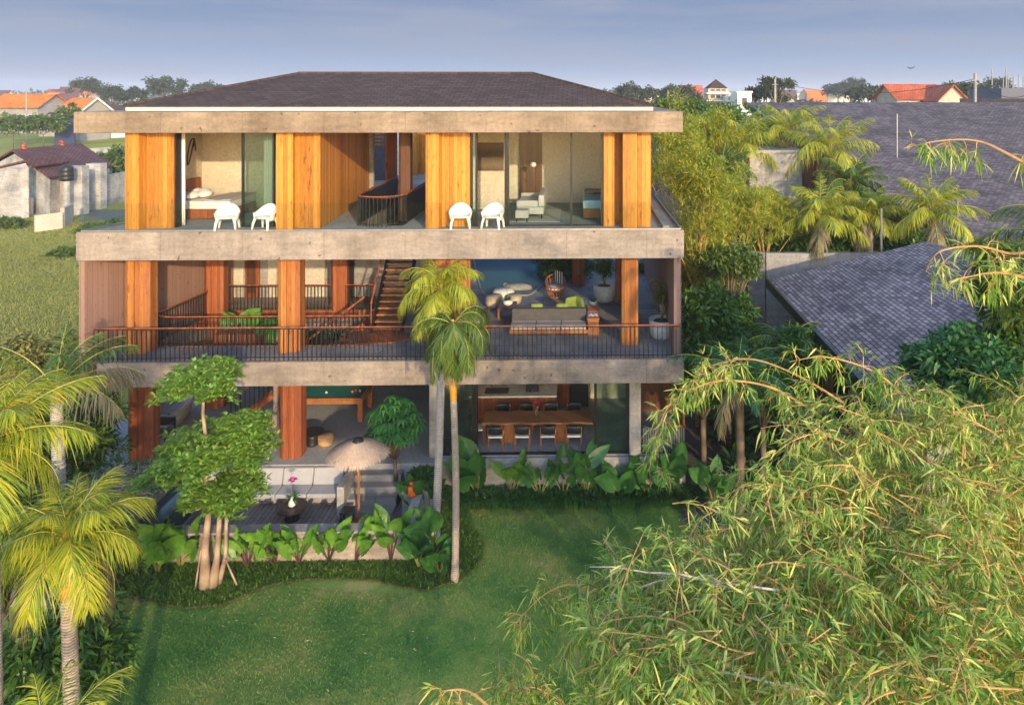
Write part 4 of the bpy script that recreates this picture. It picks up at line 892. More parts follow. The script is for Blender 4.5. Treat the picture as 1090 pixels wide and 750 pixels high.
# lounge table, vase, stool, parasol
zd = -.9; tx, ty = X(311, 19.95), 19.95
round_table(tx, ty, zd, .42, .36, 'round black table holding a white vase in the sunken lounge')
vz = thing('flower_vase', 'white vase with a purple flower on the round lounge table', 'vase', (tx, ty, zd+.36))
k = MB(); k.lathe((tx,ty,zd+.36), [(.06,0),(.11,.06),(.10,.14),(.04,.22),(.05,.26),(.04,.26),(0,.2)], 16); k.build('vase', M['white'], vz, smooth=True)
k = MB(); k.tube([(tx,ty,zd+.58),(tx-.02,ty,zd+.85),(tx+.02,ty,zd+1.12)], .008, 5); k.build('stem', M['stem'], vz)
nb = NB(); tuft(nb, (tx+.02,ty,zd+1.12), 26, .12, .07, .4, .1); nb.build('flower', M['flower'], vz)
nb = NB(); tuft(nb, (tx,ty,zd+.6), 16, .3, .07, .3, .35); nb.build('leaves', M['scheff'], vz)
sx2, sy2 = X(368.5, 19.6), 19.7
sk = thing('stool', 'small black stool standing by the parasol pole', 'stool', (sx2, sy2, zd))
k = MB(); k.box(sx2-.17, sx2+.17, sy2-.17, sy2+.17, zd+.36, zd+.41); k.build('seat', M['black'], sk, bevel=.01)
for a in (-.14,.14):
    for b in (-.14,.14): k = MB(); k.box(sx2+a-.018, sx2+a+.018, sy2+b-.018, sy2+b+.018, zd, zd+.36); k.build('leg', M['black'], sk)
px_, py_ = X(382, 19.7), 19.7
um = thing('straw_parasol', 'round straw thatched parasol shading the garden steps', 'parasol', (px_, py_, zd))
k = MB(); k.tube([(px_, py_, zd), (px_-.02, py_, 1.43)], .035, 10); k.build('pole', M['wood'], um)
k = MB(); k.lathe((px_, py_, zd), [(.22,0),(.22,.05),(.06,.08)], 20); k.build('base', M['wood'], um)
def cz(r): return 1.47 - .30*(r/.80)**1.6
k = MB(); k.lathe((px_-.02, py_, 0), [(.02,cz(0)),(.25,cz(.25)),(.5,cz(.5)),(.66,cz(.66)),(.76,cz(.76))], 40); k.build('canopy', M['thatch'], um, smooth=True)
nb = NB(); n = 5200; a = rs.rand(n)*6.2832; r_ = .05+.74*rs.rand(n)**.6
Pn = np.stack([px_-.02+r_*np.cos(a), py_+r_*np.sin(a), 1.47-.30*(r_/.80)**1.6+.02], 1); sl_ = -.30*1.6/.80*(r_/.80)**.6
D = np.stack([np.cos(a)+rs.randn(n)*.12, np.sin(a)+rs.randn(n)*.12, sl_-.05+rs.randn(n)*.06], 1); N = np.stack([-sl_*np.cos(a), -sl_*np.sin(a), np.ones(n)], 1)
nb.leaves(Pn, D, N, .16, .012, .35, 2); nb.build('straw_fringe', M['thatch'], um)
k = MB(); k.lathe((px_-.02, py_, 1.48), [(.17,-.03),(.12,.03),(.03,.07),(0,.07)], 18); k.build('cap', M['black'], um, smooth=True)
ol = thing('lantern', 'small orange pot on the deck at the foot of the parasol pole', 'pot', (px_+.12, py_-.25, zd))
k = MB(); k.lathe((px_+.12, py_-.25, zd), [(.06,0),(.12,.1),(.09,.22),(.05,.26),(.06,.3)], 14); k.build('body', M['orange'], ol, smooth=True)
rp = atz(439, 523, -.1); 
rv_ = thing('orange_pot', 'orange red glazed pot on the rim of the pale curved wall', 'pot', (rp[0], rp[1]-.5, -.1))
k = MB(); k.lathe((rp[0], rp[1], -.25), [(.08,0),(.14,.1),(.13,.3),(.08,.4),(.09,.43)], 16); k.build('body', M['orange'], rv_, smooth=True)
# dining table and chairs
y0_, y1_ = 22.15, 23.0; a0, a1 = X(513, 22.15), X(631, 22.15)
dt = thing('dining_table', 'long live edge wooden dining table inside the glazed dining room', 'table', ((a0+a1)/2, 22.6, 0))
k = MB(); ed = [(a0+(a1-a0)*i/14, y0_+.03*math.sin(i*1.7)) for i in range(15)] + [(a1-(a1-a0)*i/14, y1_+.03*math.sin(i*2.1)) for i in range(15)]
k.prism(ed, .69, .76); k.build('top', M['wood'], dt, bevel=.01)
for q in (.22, .72):
    k = MB(); xx = a0+(a1-a0)*q; k.box(xx-.22, xx+.22, y0_+.2, y1_-.2, 0.003, .69); k.build('pedestal', M['wood'], dt, bevel=.02)
def make_dchair():
    t = thing('dining_chair', 'x', 'chair', (0,0,0), 'dining chairs around the long table')
    k = MB(); k.box(-.24,.24,-.22,.22,.42,.47); k.build('seat', M['whitef'], t, bevel=.02)
    for sx_ in (-1,1):
        k = MB(); k.tube([(sx_*.23,-.22,0),(sx_*.23,-.22,.45),(sx_*.22,-.2,.66)], [.018,.022,.018], 7); k.build('leg', M['wood'], t)
        k = MB(); k.tube([(sx_*.23,.2,0),(sx_*.23,.2,.44),(sx_*.23,.24,.78)], [.018,.022,.018], 7); k.build('leg', M['wood'], t)
        k = MB(); k.tube([(sx_*.225,-.22,.65),(sx_*.24,0,.67),(sx_*.23,.22,.7)], .018, 6); k.build('armrest', M['wood'], t)
    k = MB(); k.grid(lambda u,v: (-.24+.48*u, .21+.05*math.sin(u*3.14)+.03*v, .56+.25*v), 8, 3); k.build('backrest', M['black'], t, smooth=True, solid=.03)
    return t
dc = make_dchair(); nearl = [528, 556, 583.5, 611]; farl = [535, 560, 586, 611]
ordn = ['leftmost', 'second from the left', 'third from the left', 'rightmost']
for i, px in enumerate(nearl):
    o = dc if i == 0 else dup(dc, (0,0,0)); o.location = (X(px, 22.0), 22.05, .005); o.rotation_euler = (0,0,R(180)); o['label'] = 'pale seated dining chair on the lawn side of the table, ' + ordn[i]
for i, px in enumerate(farl):
    o = dup(dc, (X(px, 23.2), 23.2, .005), 0, 'black backed dining chair on the kitchen side of the table, ' + ordn[i])
dup(dc, (X(508, 22.5), 22.55, .005), R(90), 'dining chair at the left head of the long dining table')
dv = thing('flower_vase', 'clear vase with red flowers in the middle of the dining table', 'vase', (X(571,22.5), 22.5, .76))
k = MB(); k.lathe((X(571,22.5), 22.5, .76), [(.05,0),(.05,.2),(.08,.3)], 12); k.build('vase', M['glass'], dv, smooth=True)
k = MB(); 
for i in range(5): k.tube([(X(571,22.5),22.5,.78),(X(571,22.5)+.1*math.cos(i*1.3),22.5+.1*math.sin(i*1.3),1.2)], .006, 4)
k.build('stems', M['stem'], dv); nb = NB(); tuft(nb, (X(571,22.5),22.5,1.15), 50, .17, .07, .7, .1); nb.build('petals', M['red'], dv)
kt = thing('kitchen_counter', 'long kitchen island with cream top and reddish wood front behind the dining table', 'counter', (X(548,23.9), 24.1, 0))
k = MB(); k.box(X(500,23.85), X(592,23.85), 23.85, 24.7, 0, .84); k.build('body', M['timber_red'], kt)
k = MB(); k.box(X(499,23.85), X(592.5,23.85), 23.8, 24.75, .842, .90); k.build('top', M['cream'], kt, bevel=.006)
k = MB(); k.box(X(516,24.1), X(541,24.1), 24.0, 24.45, .902, .915); k.build('hob', M['black'], kt)
k = MB(); tx_=X(523,24.5); k.tube([(tx_,24.6,.9),(tx_,24.6,1.18),(tx_,24.45,1.22),(tx_,24.38,1.12)], .014, 6); k.build('tap', M['metal'], kt)
for i, px in enumerate((563, 570.5)):
    t = thing('toaster', ['black box shaped toaster on the kitchen counter, left one', 'black box shaped toaster on the kitchen counter, right one'][i], 'toaster', (X(px,24.2), 24.2, .9)); k = MB(); k.ob((X(px,24.2), 24.2, 1.0), (.2,.2,.2)); k.build('body', M['black'], t, bevel=.02)
    k = MB(); k.box(X(px,24.2)-.06, X(px,24.2)+.06, 24.17, 24.2, 1.1, 1.104); k.build('slot', M['steel'], t)
ov = thing('oven', 'small black built-in oven with a white door panel in the tall wooden cabinet', 'oven', (X(599,25), 25, 1.2)); k = MB(); k.box(X(595.5,25), X(603,25), 24.97, 24.998, 1.25, 1.6); k.build('door', M['black'], ov); k = MB(); k.box(X(597.5,25), X(601.5,25), 24.955, 24.969, 1.33, 1.5); k.build('window', M['white'], ov)
# ================================================================== PLANTS
def inpoly(x, y, poly):
    x = np.asarray(x); y = np.asarray(y); c = np.zeros(len(x), bool); n = len(poly); j = n-1
    for i in range(n):
        xi, yi = poly[i]; xj, yj = poly[j]
        c ^= ((yi > y) != (yj > y)) & (x < (xj-xi)*(y-yi)/(yj-yi+1e-12)+xi); j = i
    return c
def sample(poly, n):
    p = np.array(poly, float); lo, hi = p.min(0), p.max(0); out = []
    while sum(len(o) for o in out) < n:
        q = lo + (hi-lo)*rs.rand(n*2, 2); out.append(q[inpoly(q[:,0], q[:,1], poly)])
    return np.concatenate(out)[:n]

def frond(nb, rach, c, az, el, Lf, leafL, leafW, grav=1.0, npair=46, twist=0., dry=0, mi=0):
    n = 14; P = [np.array(c, float)]; e = el; T = []
    for i in range(n):
        d = np.array([math.cos(az)*math.cos(e), math.sin(az)*math.cos(e), math.sin(e)]); T.append(d)
        P.append(P[-1] + d*Lf/n); e -= grav*(.06 + .13*i/n) * (1 if e > -1.45 else 0)
    T.append(T[-1]); P = np.array(P); T = np.array(T)
    rach.tube([tuple(p) for p in P], [.017*(1-.85*i/n)*Lf/2.2+.002 for i in range(n+1)], 5, False)
    s = np.linspace(.14, .995, npair); idx = s*n; i0 = np.minimum(idx.astype(int), n-1); f = (idx-i0)[:,None]
    Q = P[i0]*(1-f)+P[i0+1]*f; TT = unit(T[i0]*(1-f)+T[i0+1]*f)
    side0 = np.array([-math.sin(az), math.cos(az), 0.])
    up = unit(np.cross(side0, TT)); up[up[:,2] < 0] *= 1
    for sg in (-1, 1):
        S = side0*sg
        D = unit(S*(.95-.45*s[:,None]) + TT*(.45+.75*s[:,None]) + up*(.22+twist*sg) + rs.randn(npair, 3)*.15)
        ln = leafL*(np.sin(np.pi*(s*.86+.12))**.6)*(1+rs.randn(npair)*.14)
        nb.leaves(Q, D, up + 0*Q, ln, leafW, .30+.35*rs.rand(npair)+dry, 2, .15, mi)
def crown(Lf, n, mat, c=(0,0,0), seed=0, leafL=None, leafW=.04, lo=-.5, hi=1.35, grav=1., npair=46, bias=None, dryn=0, parent=None):
    rs.seed(seed+100); nb = NB(); rach = MB(); leafL = leafL or Lf*.3
    for i in range(n):
        t = i/max(1, n-1); az = i*2.39996 + rs.rand()*.35; el = hi + (lo-hi)*t**1.1
        if bias is not None: az = az + .5*math.sin(bias-az)
        frond(nb, rach, c, az, el, Lf*(.75+.35*rs.rand()) if t > .12 else Lf*.75, leafL, leafW, grav*(.8+.5*rs.rand()), npair, mi=0 if i < n-dryn else 1, dry=0 if i < n-dryn else .5)
    nb.addmb(rach, 2)
    return nb
STALK = mat_plain('palm_stalk', (.34,.33,.07), .5, var=.25)
def palm(label, base, top, r0, Lf, n, mat='coco', seed=0, trunkm='trunk', shaft=.9, name='coconut_palm', dryn=2, cat='palm tree', **kw):
    t = thing(name, label, cat, base); b, c = Vector(base), Vector(top)
    k = MB(); sh = min(shaft, (c-b).length*.4); e = c + (b-c).normalized()*sh; N_ = 28
    pts = []; rad = []
    for i in range(N_+1):
        f = i/N_; p = b.lerp(e, f) + Vector((math.sin(f*3.1)*.05, 0, 0)); pts.append(p); rad.append(r0*(1.25-.25*min(1,f*8))*(1-.12*f)*(1+.05*(i%2)))
    k.tube(pts, rad, 12); k.build('trunk', M[trunkm], t, smooth=True)
    if shaft > .05:
        k = MB(); k.tube([e-(c-b).normalized()*.05, e.lerp(c,.3), e.lerp(c,.7), c+(c-b).normalized()*.15], [r0*.95, r0*1.08, r0*.75, r0*.4], 12); k.build('crown_shaft', M['shaft'], t, smooth=True)
    nb = crown(Lf, n, mat, tuple(c), seed, **kw, dryn=dryn); nb.build('crown', [M[mat], M['coco_dry'], STALK], t)
    return t
def P3(px, py, Y): return tuple(float(v) for v in aty(px, py, Y))
# palms standing before the house
b = atz(484, 618, ZL); palm('slender coconut palm with orange crown shaft at the lawn edge before the house', b, P3(482, 346, float(b[1])), .095, 1.5, 24, 'coco_gr', 3, shaft=1.9, lo=-1.35, hi=1.0, grav=1.9, dryn=4, leafL=.42, npair=64, leafW=.022)
palm('yellow crowned coconut palm with pale grey trunk, behind the one at the lawn edge', (X(463,19.4), 19.4, ZL), P3(470, 308, 19.4), .115, 1.5, 30, 'coco', 5, 'trunk_gr', shaft=.4, lo=-1.0, hi=1.5, grav=1.1, dryn=4, leafL=.42, npair=64, leafW=.022)
# left foreground palms
palm('golden coconut palm with ringed trunk at the lower left edge of the lawn', (X(74,11.2), 11.2, ZL), P3(72, 572, 11.2), .12, 1.3, 22, 'coco', 7, shaft=.9, lo=-.55, hi=1.45, grav=.75, npair=80, leafL=.48, leafW=.017, dryn=3)
palm('bright yellow coconut palm whose crown is cut by the left picture edge', (X(-8,9.8), 9.8, ZL), P3(-14, 470, 9.8), .12, 1.55, 24, 'coco', 8, shaft=.5, lo=-.5, hi=1.45, grav=.7, npair=80, leafL=.46, leafW=.016)
palm('half dry windswept palm with smooth grey trunk left of the house corner', (X(62,17), 17, ZL), P3(60, 415, 17), .15, 2.3, 13, 'coco_gr', 9, 'trunk_gr', shaft=.2, lo=.1, hi=1.4, grav=.7, dryn=5, bias=.4, leafL=.55, leafW=.03)
palm('small coconut palm whose topmost fronds poke in at the bottom left edge', (X(52,8.6), 8.6, ZL), P3(48, 805, 8.6), .13, 1.3, 12, 'coco', 12, shaft=.3, lo=.2, hi=1.3, grav=.8, dryn=1, leafL=.35, leafW=.02)
# palms among the buildings on the right
pv_ = [('coconut palm left of the pale concrete box, behind the golden bamboo', 787, 152, 38, 3.2, 21), ('coconut palm rising against the upper left corner of the big shingle roof', 838, 140, 40, 3.1, 22),
       ('coconut palm with upright fronds over the big roof rake, right of the concrete box', 884, 160, 36, 3.3, 23), ('bright golden palm leftmost of the row behind the curved wall', 873, 228, 31, 2.6, 24),
       ('golden palm second from left in the row behind the curved wall', 925, 228, 31.2, 2.2, 25), ('golden palm at the right end of the row behind the curved wall', 992, 226, 29.5, 2.7, 26),
       ('green palm in the shade between the concrete box and the palm row', 905, 196, 34, 2.6, 27), ('low palm drooping against the dark slanting panel beside the concrete box', 768, 182, 35, 2.4, 28)]
for lab, px, py, Y, Lf, sd in pv_:
    palm(lab, (X(px,Y), Y, ZL if py < 200 and Y > 33 else 3.95), P3(px, py, Y), .14, Lf*.92, 21, 'coco' if sd not in (27,28) else 'coco_gr', sd, shaft=.5, lo=-.2, hi=1.45, grav=.75, npair=42, leafL=Lf*.26, leafW=.045, dryn=2)
palm('grey green date palm with stout trunk beside the side path', (X(786,19), 19, ZL), P3(786, 402, 19), .13, 2.0, 22, 'scheff', 31, 'bark_dk', shaft=.0, lo=-.1, hi=1.2, grav=.8, npair=50, leafL=.34, leafW=.03, name='date_palm')
palm('green feathery palm below the nearer shingle roof, in the dark garden', (X(836,21.5), 21.5, ZL), P3(838, 368, 21.5), .12, 2.0, 14, 'coco_gr', 33, shaft=.2, lo=-.3, hi=1.1, grav=1.1, dryn=0, name='garden_palm')
palm('green coconut palm whose drooping frond hangs in at the right picture edge', (X(1128,10.5), 10.5, ZL), P3(1150, 262, 10.5), .16, 2.0, 12, 'coco_gr', 34, shaft=.3, lo=-.6, hi=1.2, grav=1., npair=60, leafL=.5, leafW=.022, dryn=1)

# --- generic trees
def tree(label, base, ctr, rad, nclump, nleaf, L, W, mat='tree_dk', bark='bark_dk', tr=.15, name='tree', cat='tree', seed=0, cl=.35, shell=.55, droop=.2, seg=1, limbs=7, updir=.15):
    rs.seed(seed+500); t = thing(name, label, cat, base); b, c = Vector(base), Vector(ctr)
    k = MB(); fork = b.lerp(c, .62); k.tube([b, b.lerp(fork,.5)+Vector((tr*.3,0,0)), fork], [tr*1.2, tr, tr*.8], 9)
    rad = np.array(rad); D = unit(rs.randn(nclump, 3)); D[:,2] = np.where(D[:,2] < -.45, -D[:,2], D[:,2]); rr = shell + (1-shell)*rs.rand(nclump)**.6
    C = np.array(c) + D*rad*rr[:,None]*(1+.14*rs.randn(nclump))[:,None]
    for i in range(limbs):
        e = C[i % nclump]; k.tube([fork, fork.lerp(Vector(e), .5)+Vector((0,0,.1)), Vector(e)], [tr*.6, tr*.35, tr*.1], 6)
    k.build('trunk', M[bark], t, smooth=True)
    nb = NB(); n = nclump*nleaf; ci = np.repeat(np.arange(nclump), nleaf); clr = cl*rad.mean()*(.7+.6*rs.rand(nclump))
    O = unit(rs.randn(n, 3))*(rs.rand(n)**.45)[:,None]; O[:,2] *= .7
    Pn = C[ci] + O*clr[ci][:,None]; Dn = unit(O + rs.randn(n,3)*.6 + np.array([0,0,updir])); N = unit(np.array([0,0,1.]) + rs.randn(n,3)*.45)
    nb.leaves(Pn, Dn, N, L*(.7+.6*rs.rand(n)), W, droop, seg); nb.build('crown', M[mat], t); return t
# right hand garden between the house and the shingle roofs
gb = [('tall golden bamboo clump touching the right corner of the upper terrace', 742, 232, 26, (1.45,1.3,3.3), 60), ('golden bamboo rising behind the right end of the roof slab', 716, 172, 34, (1.7,1.5,2.9), 61),
      ('feathery golden bamboo between the house and the curved wall', 782, 238, 29, (1.6,1.4,1.9), 62), ('small feathery golden bush beside the pale concrete box', 815, 232, 31.5, (1.3,1.2,1.2), 63),
      ('golden bamboo in the distance above the tall clump', 756, 165, 37, (1.9,1.6,2.4), 64), ('yellow green bush at the foot of the tall bamboo clump', 752, 300, 26.5, (1.2,1.2,1.5), 65)]
for lab, px, py, Y, rad, sd in gb:
    p = P3(px, py, Y); tree(lab, (p[0], p[1], ZL), p, rad, 110, 110, .24, .034, 'bamboo_gd', 'tawny', .06, 'golden_bamboo', 'bamboo', sd, .22, .35, .12, 1, 12, updir=.35)
dk_ = [('dark leafy tree just right of the middle terrace end wall', 748, 345, 23.5, (1.1,1.1,1.2), 70, 'tree_dk', .26), ('round dark bush under the light tree by the curved wall', 776, 342, 24.5, (.9,.9,.8), 71, 'tree_dk', .24),
       ('light green tree with reddish stems in front of the curved wall', 776, 283, 25.5, (1.1,1.0,.6), 72, 'tree_md', .2), ('dark bush filling the corner below the middle terrace end', 748, 405, 22.3, (.8,.8,1.0), 73, 'tree_dk', .24),
       ('dark shrub against the wall of the nearer shingle roofed house', 846, 385, 21, (.8,.8,.9), 74, 'tree_dk', .24), ('dark green shrub behind the date palm', 812, 405, 21, (1.1,.9,1.3), 75, 'tree_dk', .22),
       ('glossy big leaved tree before the right end of the nearer shingle roof', 1022, 405, 13, (.95,.9,.75), 76, 'ear_dk', .2), ('leafy tree at the right edge above the bamboo', 1085, 320, 14, (.9,.9,1.0), 77, 'tree_md', .2),
       ('dense dark tree beside the glossy tree, near the right edge', 1080, 400, 13.5, (1.2,1.1,.9), 78, 'tree_dk', .2),
       ('dark tree beyond the golden bamboo, left of the white cube house', 735, 135, 60, (4,3,2.2), 79, 'tree_md', .5), ('green hedge like tree before the rake of the big roof', 765, 150, 50, (4.2,2.5,2.0), 80, 'tree_dk', .5),
       ('green tree peeping over the golden bamboo behind the house', 700, 140, 47, (2.2,2,1.9), 81, 'tree_md', .42), ('shrub mass along the foot of the palm row', 830, 262, 33, (3.2,1.0,.9), 82, 'tree_dk', .28), ('dark undergrowth behind the right of the palm row', 955, 262, 32.5, (3.4,.9,.8), 83, 'tree_dk', .28)]
for lab, px, py, Y, rad, sd, mt, L in dk_:
    p = P3(px, py, Y); tree(lab, (p[0], p[1], ZL), p, rad, 70, 85, L, L*.36, mt, 'bark_dk', .1 if Y < 40 else .2, 'garden_tree' if Y < 40 else 'tree', 'tree', sd, .3, .5, .25, 1, 9)
# undergrowth between house and roofs
nb = NB(); poly = [tuple(atz(a, b, ZL)[:2]) for a, b in ((733,430),(775,500),(800,560),(960,560),(900,330),(760,290),(732,300))]
q = sample(poly, 900)
for x, y in q: tuft(nb, (x, y, ZL+rs.rand()*.5), 11, .75, .12, .7, .4)
tag(nb.build('undergrowth', M['tree_dk']), kind='stuff')
# left side greenery
lf = [('dark bushy shrub against the left corner of the ground floor', 84, 462, 20.5, (.9,.9,1.1), 90, 'tree_dk', .28), ('leafy dark tree standing behind the windswept palm', 52, 478, 19, (1.3,1.2,1.3), 91, 'tree_md', .26),
      ('olive tree at the left edge behind the yellow palm', 22, 385, 24, (1.6,1.2,.8), 92, 'olive', .26), ('dark green bush between the left palms and the terrace steps', 105, 600, 14.3, (.5,.7,.9), 93, 'tree_md', .2),
      ('thick dark shrub below the golden palm in the left corner', 60, 700, 12.6, (1.0,.8,.9), 94, 'tree_dk', .24), ('shrub beneath the yellow palm at the left edge', 5, 590, 14.5, (1.3,.9,1.2), 95, 'tree_dk', .26)]
for lab, px, py, Y, rad, sd, mt, L in lf:
    p = P3(px, py, Y); tree(lab, (p[0], p[1], ZL), p, rad, 60, 85, L, L*.28, mt, 'bark_dk', .08, 'garden_shrub', 'shrub', sd, .3, .45, .4, 1, 8)
nb = NB(); k = MB(); bp = Vector(P3(112, 500, 19.3))
t = thing('frangipani', 'bare forked grey frangipani branches before the left corner bushes', 'shrub', (bp.x, bp.y, ZL))
def fork(p, d, L, r, lv):
    q_ = p + d*L; k.tube([p, p.lerp(q_,.5)+Vector((rnd.gauss(0,.02),0,.02)), q_], [r, r*.9, r*.8], 6)
    if lv == 0:
        if rnd.random() < .5: tuft(nb, tuple(q_), 5, .16, .05, .5, .2)
        return
    for i in range(2 + (rnd.random() < .6)):
        dd = (d + Vector((rnd.gauss(0,.6), rnd.gauss(0,.5), rnd.gauss(.1,.3)))).normalized(); fork(q_, dd, L*.72, r*.72, lv-1)
for s_ in (-.5, -.15, .3): fork(Vector((bp.x+s_*.4, bp.y, ZL)), Vector((s_*.7, -.1, 1)).normalized(), .95, .06, 5)
k.build('branches', M['trunk_gr'], t, smooth=True); nb.build('leaves', M['scheff'], t)
# strap leaved plants bottom left
for i, (px, py, Y) in enumerate(((20, 742, 11.5), (45, 775, 11.0), (-5, 760, 11.6))):
    p = P3(px, py, Y); t = thing('strap_leaf_plant', ['broad strap leaved plant under the yellow palm at bottom left', 'strap leaved plant beside the ringed trunk at bottom left', 'strap leaved plant cut by the left edge at the bottom'][i], 'plant', (p[0], p[1], ZL))
    nb = NB(); tuft(nb, (p[0], p[1], p[2]-.9), 26, 1.5, .17, 1.0, .45); nb.build('leaves', M['ear_dk'], t); k = MB(); k.tube([(p[0],p[1],ZL),(p[0],p[1],p[2]-.85)], .07, 8); k.build('stem', M['bark_dk'], t)

# --- layered tree
tb_ = atz(224, 628, ZL); TY = float(tb_[1])
LT = thing('layered_tree', 'layered tree with three flat leafy tiers and forked pale trunks in the planting bed', 'tree', tb_)
tiers = [(217, 405, .98, .20), (221, 482, 1.5, .28), (243, 524, .9, .24), (262, 455, .55, .15)]
k = MB(); base = Vector(tb_); j0 = Vector(P3(222, 545, TY)); j1 = Vector(P3(234, 545, TY+.05))
m1 = Vector(P3(222, 490, TY)); m2 = Vector(P3(217, 415, TY))
k.tube([base+Vector((-.12,0,0)), Vector(P3(218,585,TY)), j0, Vector(P3(219,510,TY)), m1, Vector(P3(216,440,TY)), m2], [.17,.09,.07,.06,.052,.04,.03], 10)
k.build('trunk', M['bark'], LT, smooth=True)
k = MB(); k.tube([base+Vector((.04,.02,0)), Vector(P3(231,592,TY)), j1, Vector(P3(240,530,TY))], [.15,.07,.055,.045], 9); k.build('trunk', M['bark'], LT, smooth=True)
k = MB(); k.tube([base+Vector((.13,.1,0)), Vector(P3(240,592,TY+.1)), Vector(P3(241,550,TY+.1))], [.09,.05,.04], 9); k.build('trunk', M['bark'], LT, smooth=True)
for a, b2 in (((208,625),(214,585)), ((252,622),(240,595))): k = MB(); k.tube([P3(*a, TY-.05), P3(*b2, TY)], [.025,.02], 6); k.build('prop_root', M['bark'], LT, smooth=True)
nb = NB(); k = MB()
for (px, py, r_, th) in tiers:
    c = np.array(P3(px, py, TY)); nr = int(380*r_*r_)+70
    a = rs.rand(nr)*6.283; q_ = np.sqrt(rs.rand(nr))*(.80+.20*np.sin(a*3+px)+.16*np.sin(a*7+py)+.12*np.sin(a*13))
    C = np.stack([c[0]+r_*q_*np.cos(a), c[1]+r_*q_*np.sin(a), c[2]+th*(1-q_**2)*.9-.10+.13*rs.randn(nr)+.10*np.sin(a*5+q_*6)], 1)
    for i in range(nr):
        tuft(nb, C[i], 12, .21, .06, .5, .35)
    for i in range(22): k.tube([(c[0],c[1],c[2]-.35), tuple((C[i]+c)/2-[0,0,.12]), tuple(C[i]-[0,0,.04])], [.025,.016,.007], 5)
k.build('limbs', M['bark'], LT, smooth=True); nb.build('crown', M['pagoda'], LT)
# --- umbrella plant in the planter
sc_ = (X(421,20.6), 20.65, -.22); US = thing('umbrella_plant', 'bushy umbrella plant with glossy palmate leaves in the planter by the steps', 'plant', sc_)
nb = NB(); k = MB(); cc = np.array(P3(420, 450, 20.6))
for i in range(150):
    d = unit(rs.randn(3)); d[2] = abs(d[2])*1.25-.35; C = cc + d*np.array([.82,.6,.92])*(.55+.45*rs.rand()); n = 8; az = np.arange(n)/n*6.283+rs.rand(); 
    k.tube([tuple(cc-[0,0,1.0]+d*.1), tuple((C+cc)/2-[0,0,.3]), tuple(C)], [.02,.012,.006], 4)
    D = np.stack([np.cos(az), np.sin(az), -.15+0*az], 1)+d*.25; nb.leaves(np.repeat(C[None],n,0), D, np.repeat(np.array([[0,0,1.]])+d*.3,n,0), .27, .075, .45, 2, .1)
k.tube([sc_, tuple(cc-[0,0,.9])], [.07,.05], 8); k.build('stems', M['bark_dk'], US, smooth=True); nb.build('foliage', M['scheff'], US)
nb = NB(); 
for i in range(90): tuft(nb, (X(445,20.4)+rs.rand()*.55-.2, 20.2+rs.rand()*.8, -.2), 9, .4, .06, .8, .4)
t = thing('planter_fern', 'dark ferny ground plants at the foot of the umbrella plant', 'plant', (X(445,20.4), 20.5, -.22)); nb.build('foliage', M['tree_dk'], t)
# --- elephant ears
def ear_leaf(k, A, D, Lf, Wf, up):
    D = Vector(D).normalized(); S = D.cross(Vector((rnd.uniform(-.55,.55), -.8, .55))).normalized(); N = S.cross(D).normalized()
    roll = rnd.uniform(-.35,.35); S2 = (S*math.cos(roll)+N*math.sin(roll)); N2 = S2.cross(D).normalized()
    dr = rnd.uniform(.02,.22)
    def f(u, v):
        a = 2*u-1; wv = Wf*.5*(math.sin(math.pi*min(1,(v*.93+.07))**.66)**.95); back = -.18*Lf*(1-v)**3*abs(a)**1.2
        return Vector(A) + D*(Lf*v+back) + S2*(wv*a) + N2*(.10*Wf*abs(a)**1.3 + .024*math.sin(v*40-abs(a)*9)*abs(a)**.5) - Vector((0,0,dr*Lf*v*v))
    k.grid(f, 8, 16)
def ear(label, base, n, hh, Lf, mat='ear', spread=.45, stemm='stem', asp=.62, seed=0, face=-1.57, big=1.15):
    n += 2; hh *= big; Lf *= big; asp *= .88
    rnd.seed(seed+3000); t = thing('elephant_ear', label, 'plant', base)
    for i in range(n):
        az = face + rnd.uniform(-2.2, 2.2) if i < n-1 else rnd.uniform(0, 6.28); r_ = spread*rnd.uniform(.2,.8); h_ = hh*rnd.uniform(.5,1.05)
        A = Vector(base)+Vector((math.cos(az)*r_, math.sin(az)*r_*.8, h_*.8))
        k = MB(); k.tube([base, Vector(base).lerp(A,.5)+Vector((0,0,.12*h_)), A], [.022,.018,.012], 6); st_ = k.build('leaf_stalk', M[stemm], t, smooth=True)
        tilt = rnd.uniform(.6, 1.4); D = Vector((math.cos(az)*math.cos(tilt), math.sin(az)*math.cos(tilt), math.sin(tilt)))
        k = MB(); Ls = Lf*rnd.uniform(.85,1.25); ear_leaf(k, A, D, Ls, Ls*asp*1.1*rnd.uniform(.9,1.15), 0); k.build('leaf', M[mat], t, smooth=True)
    return t
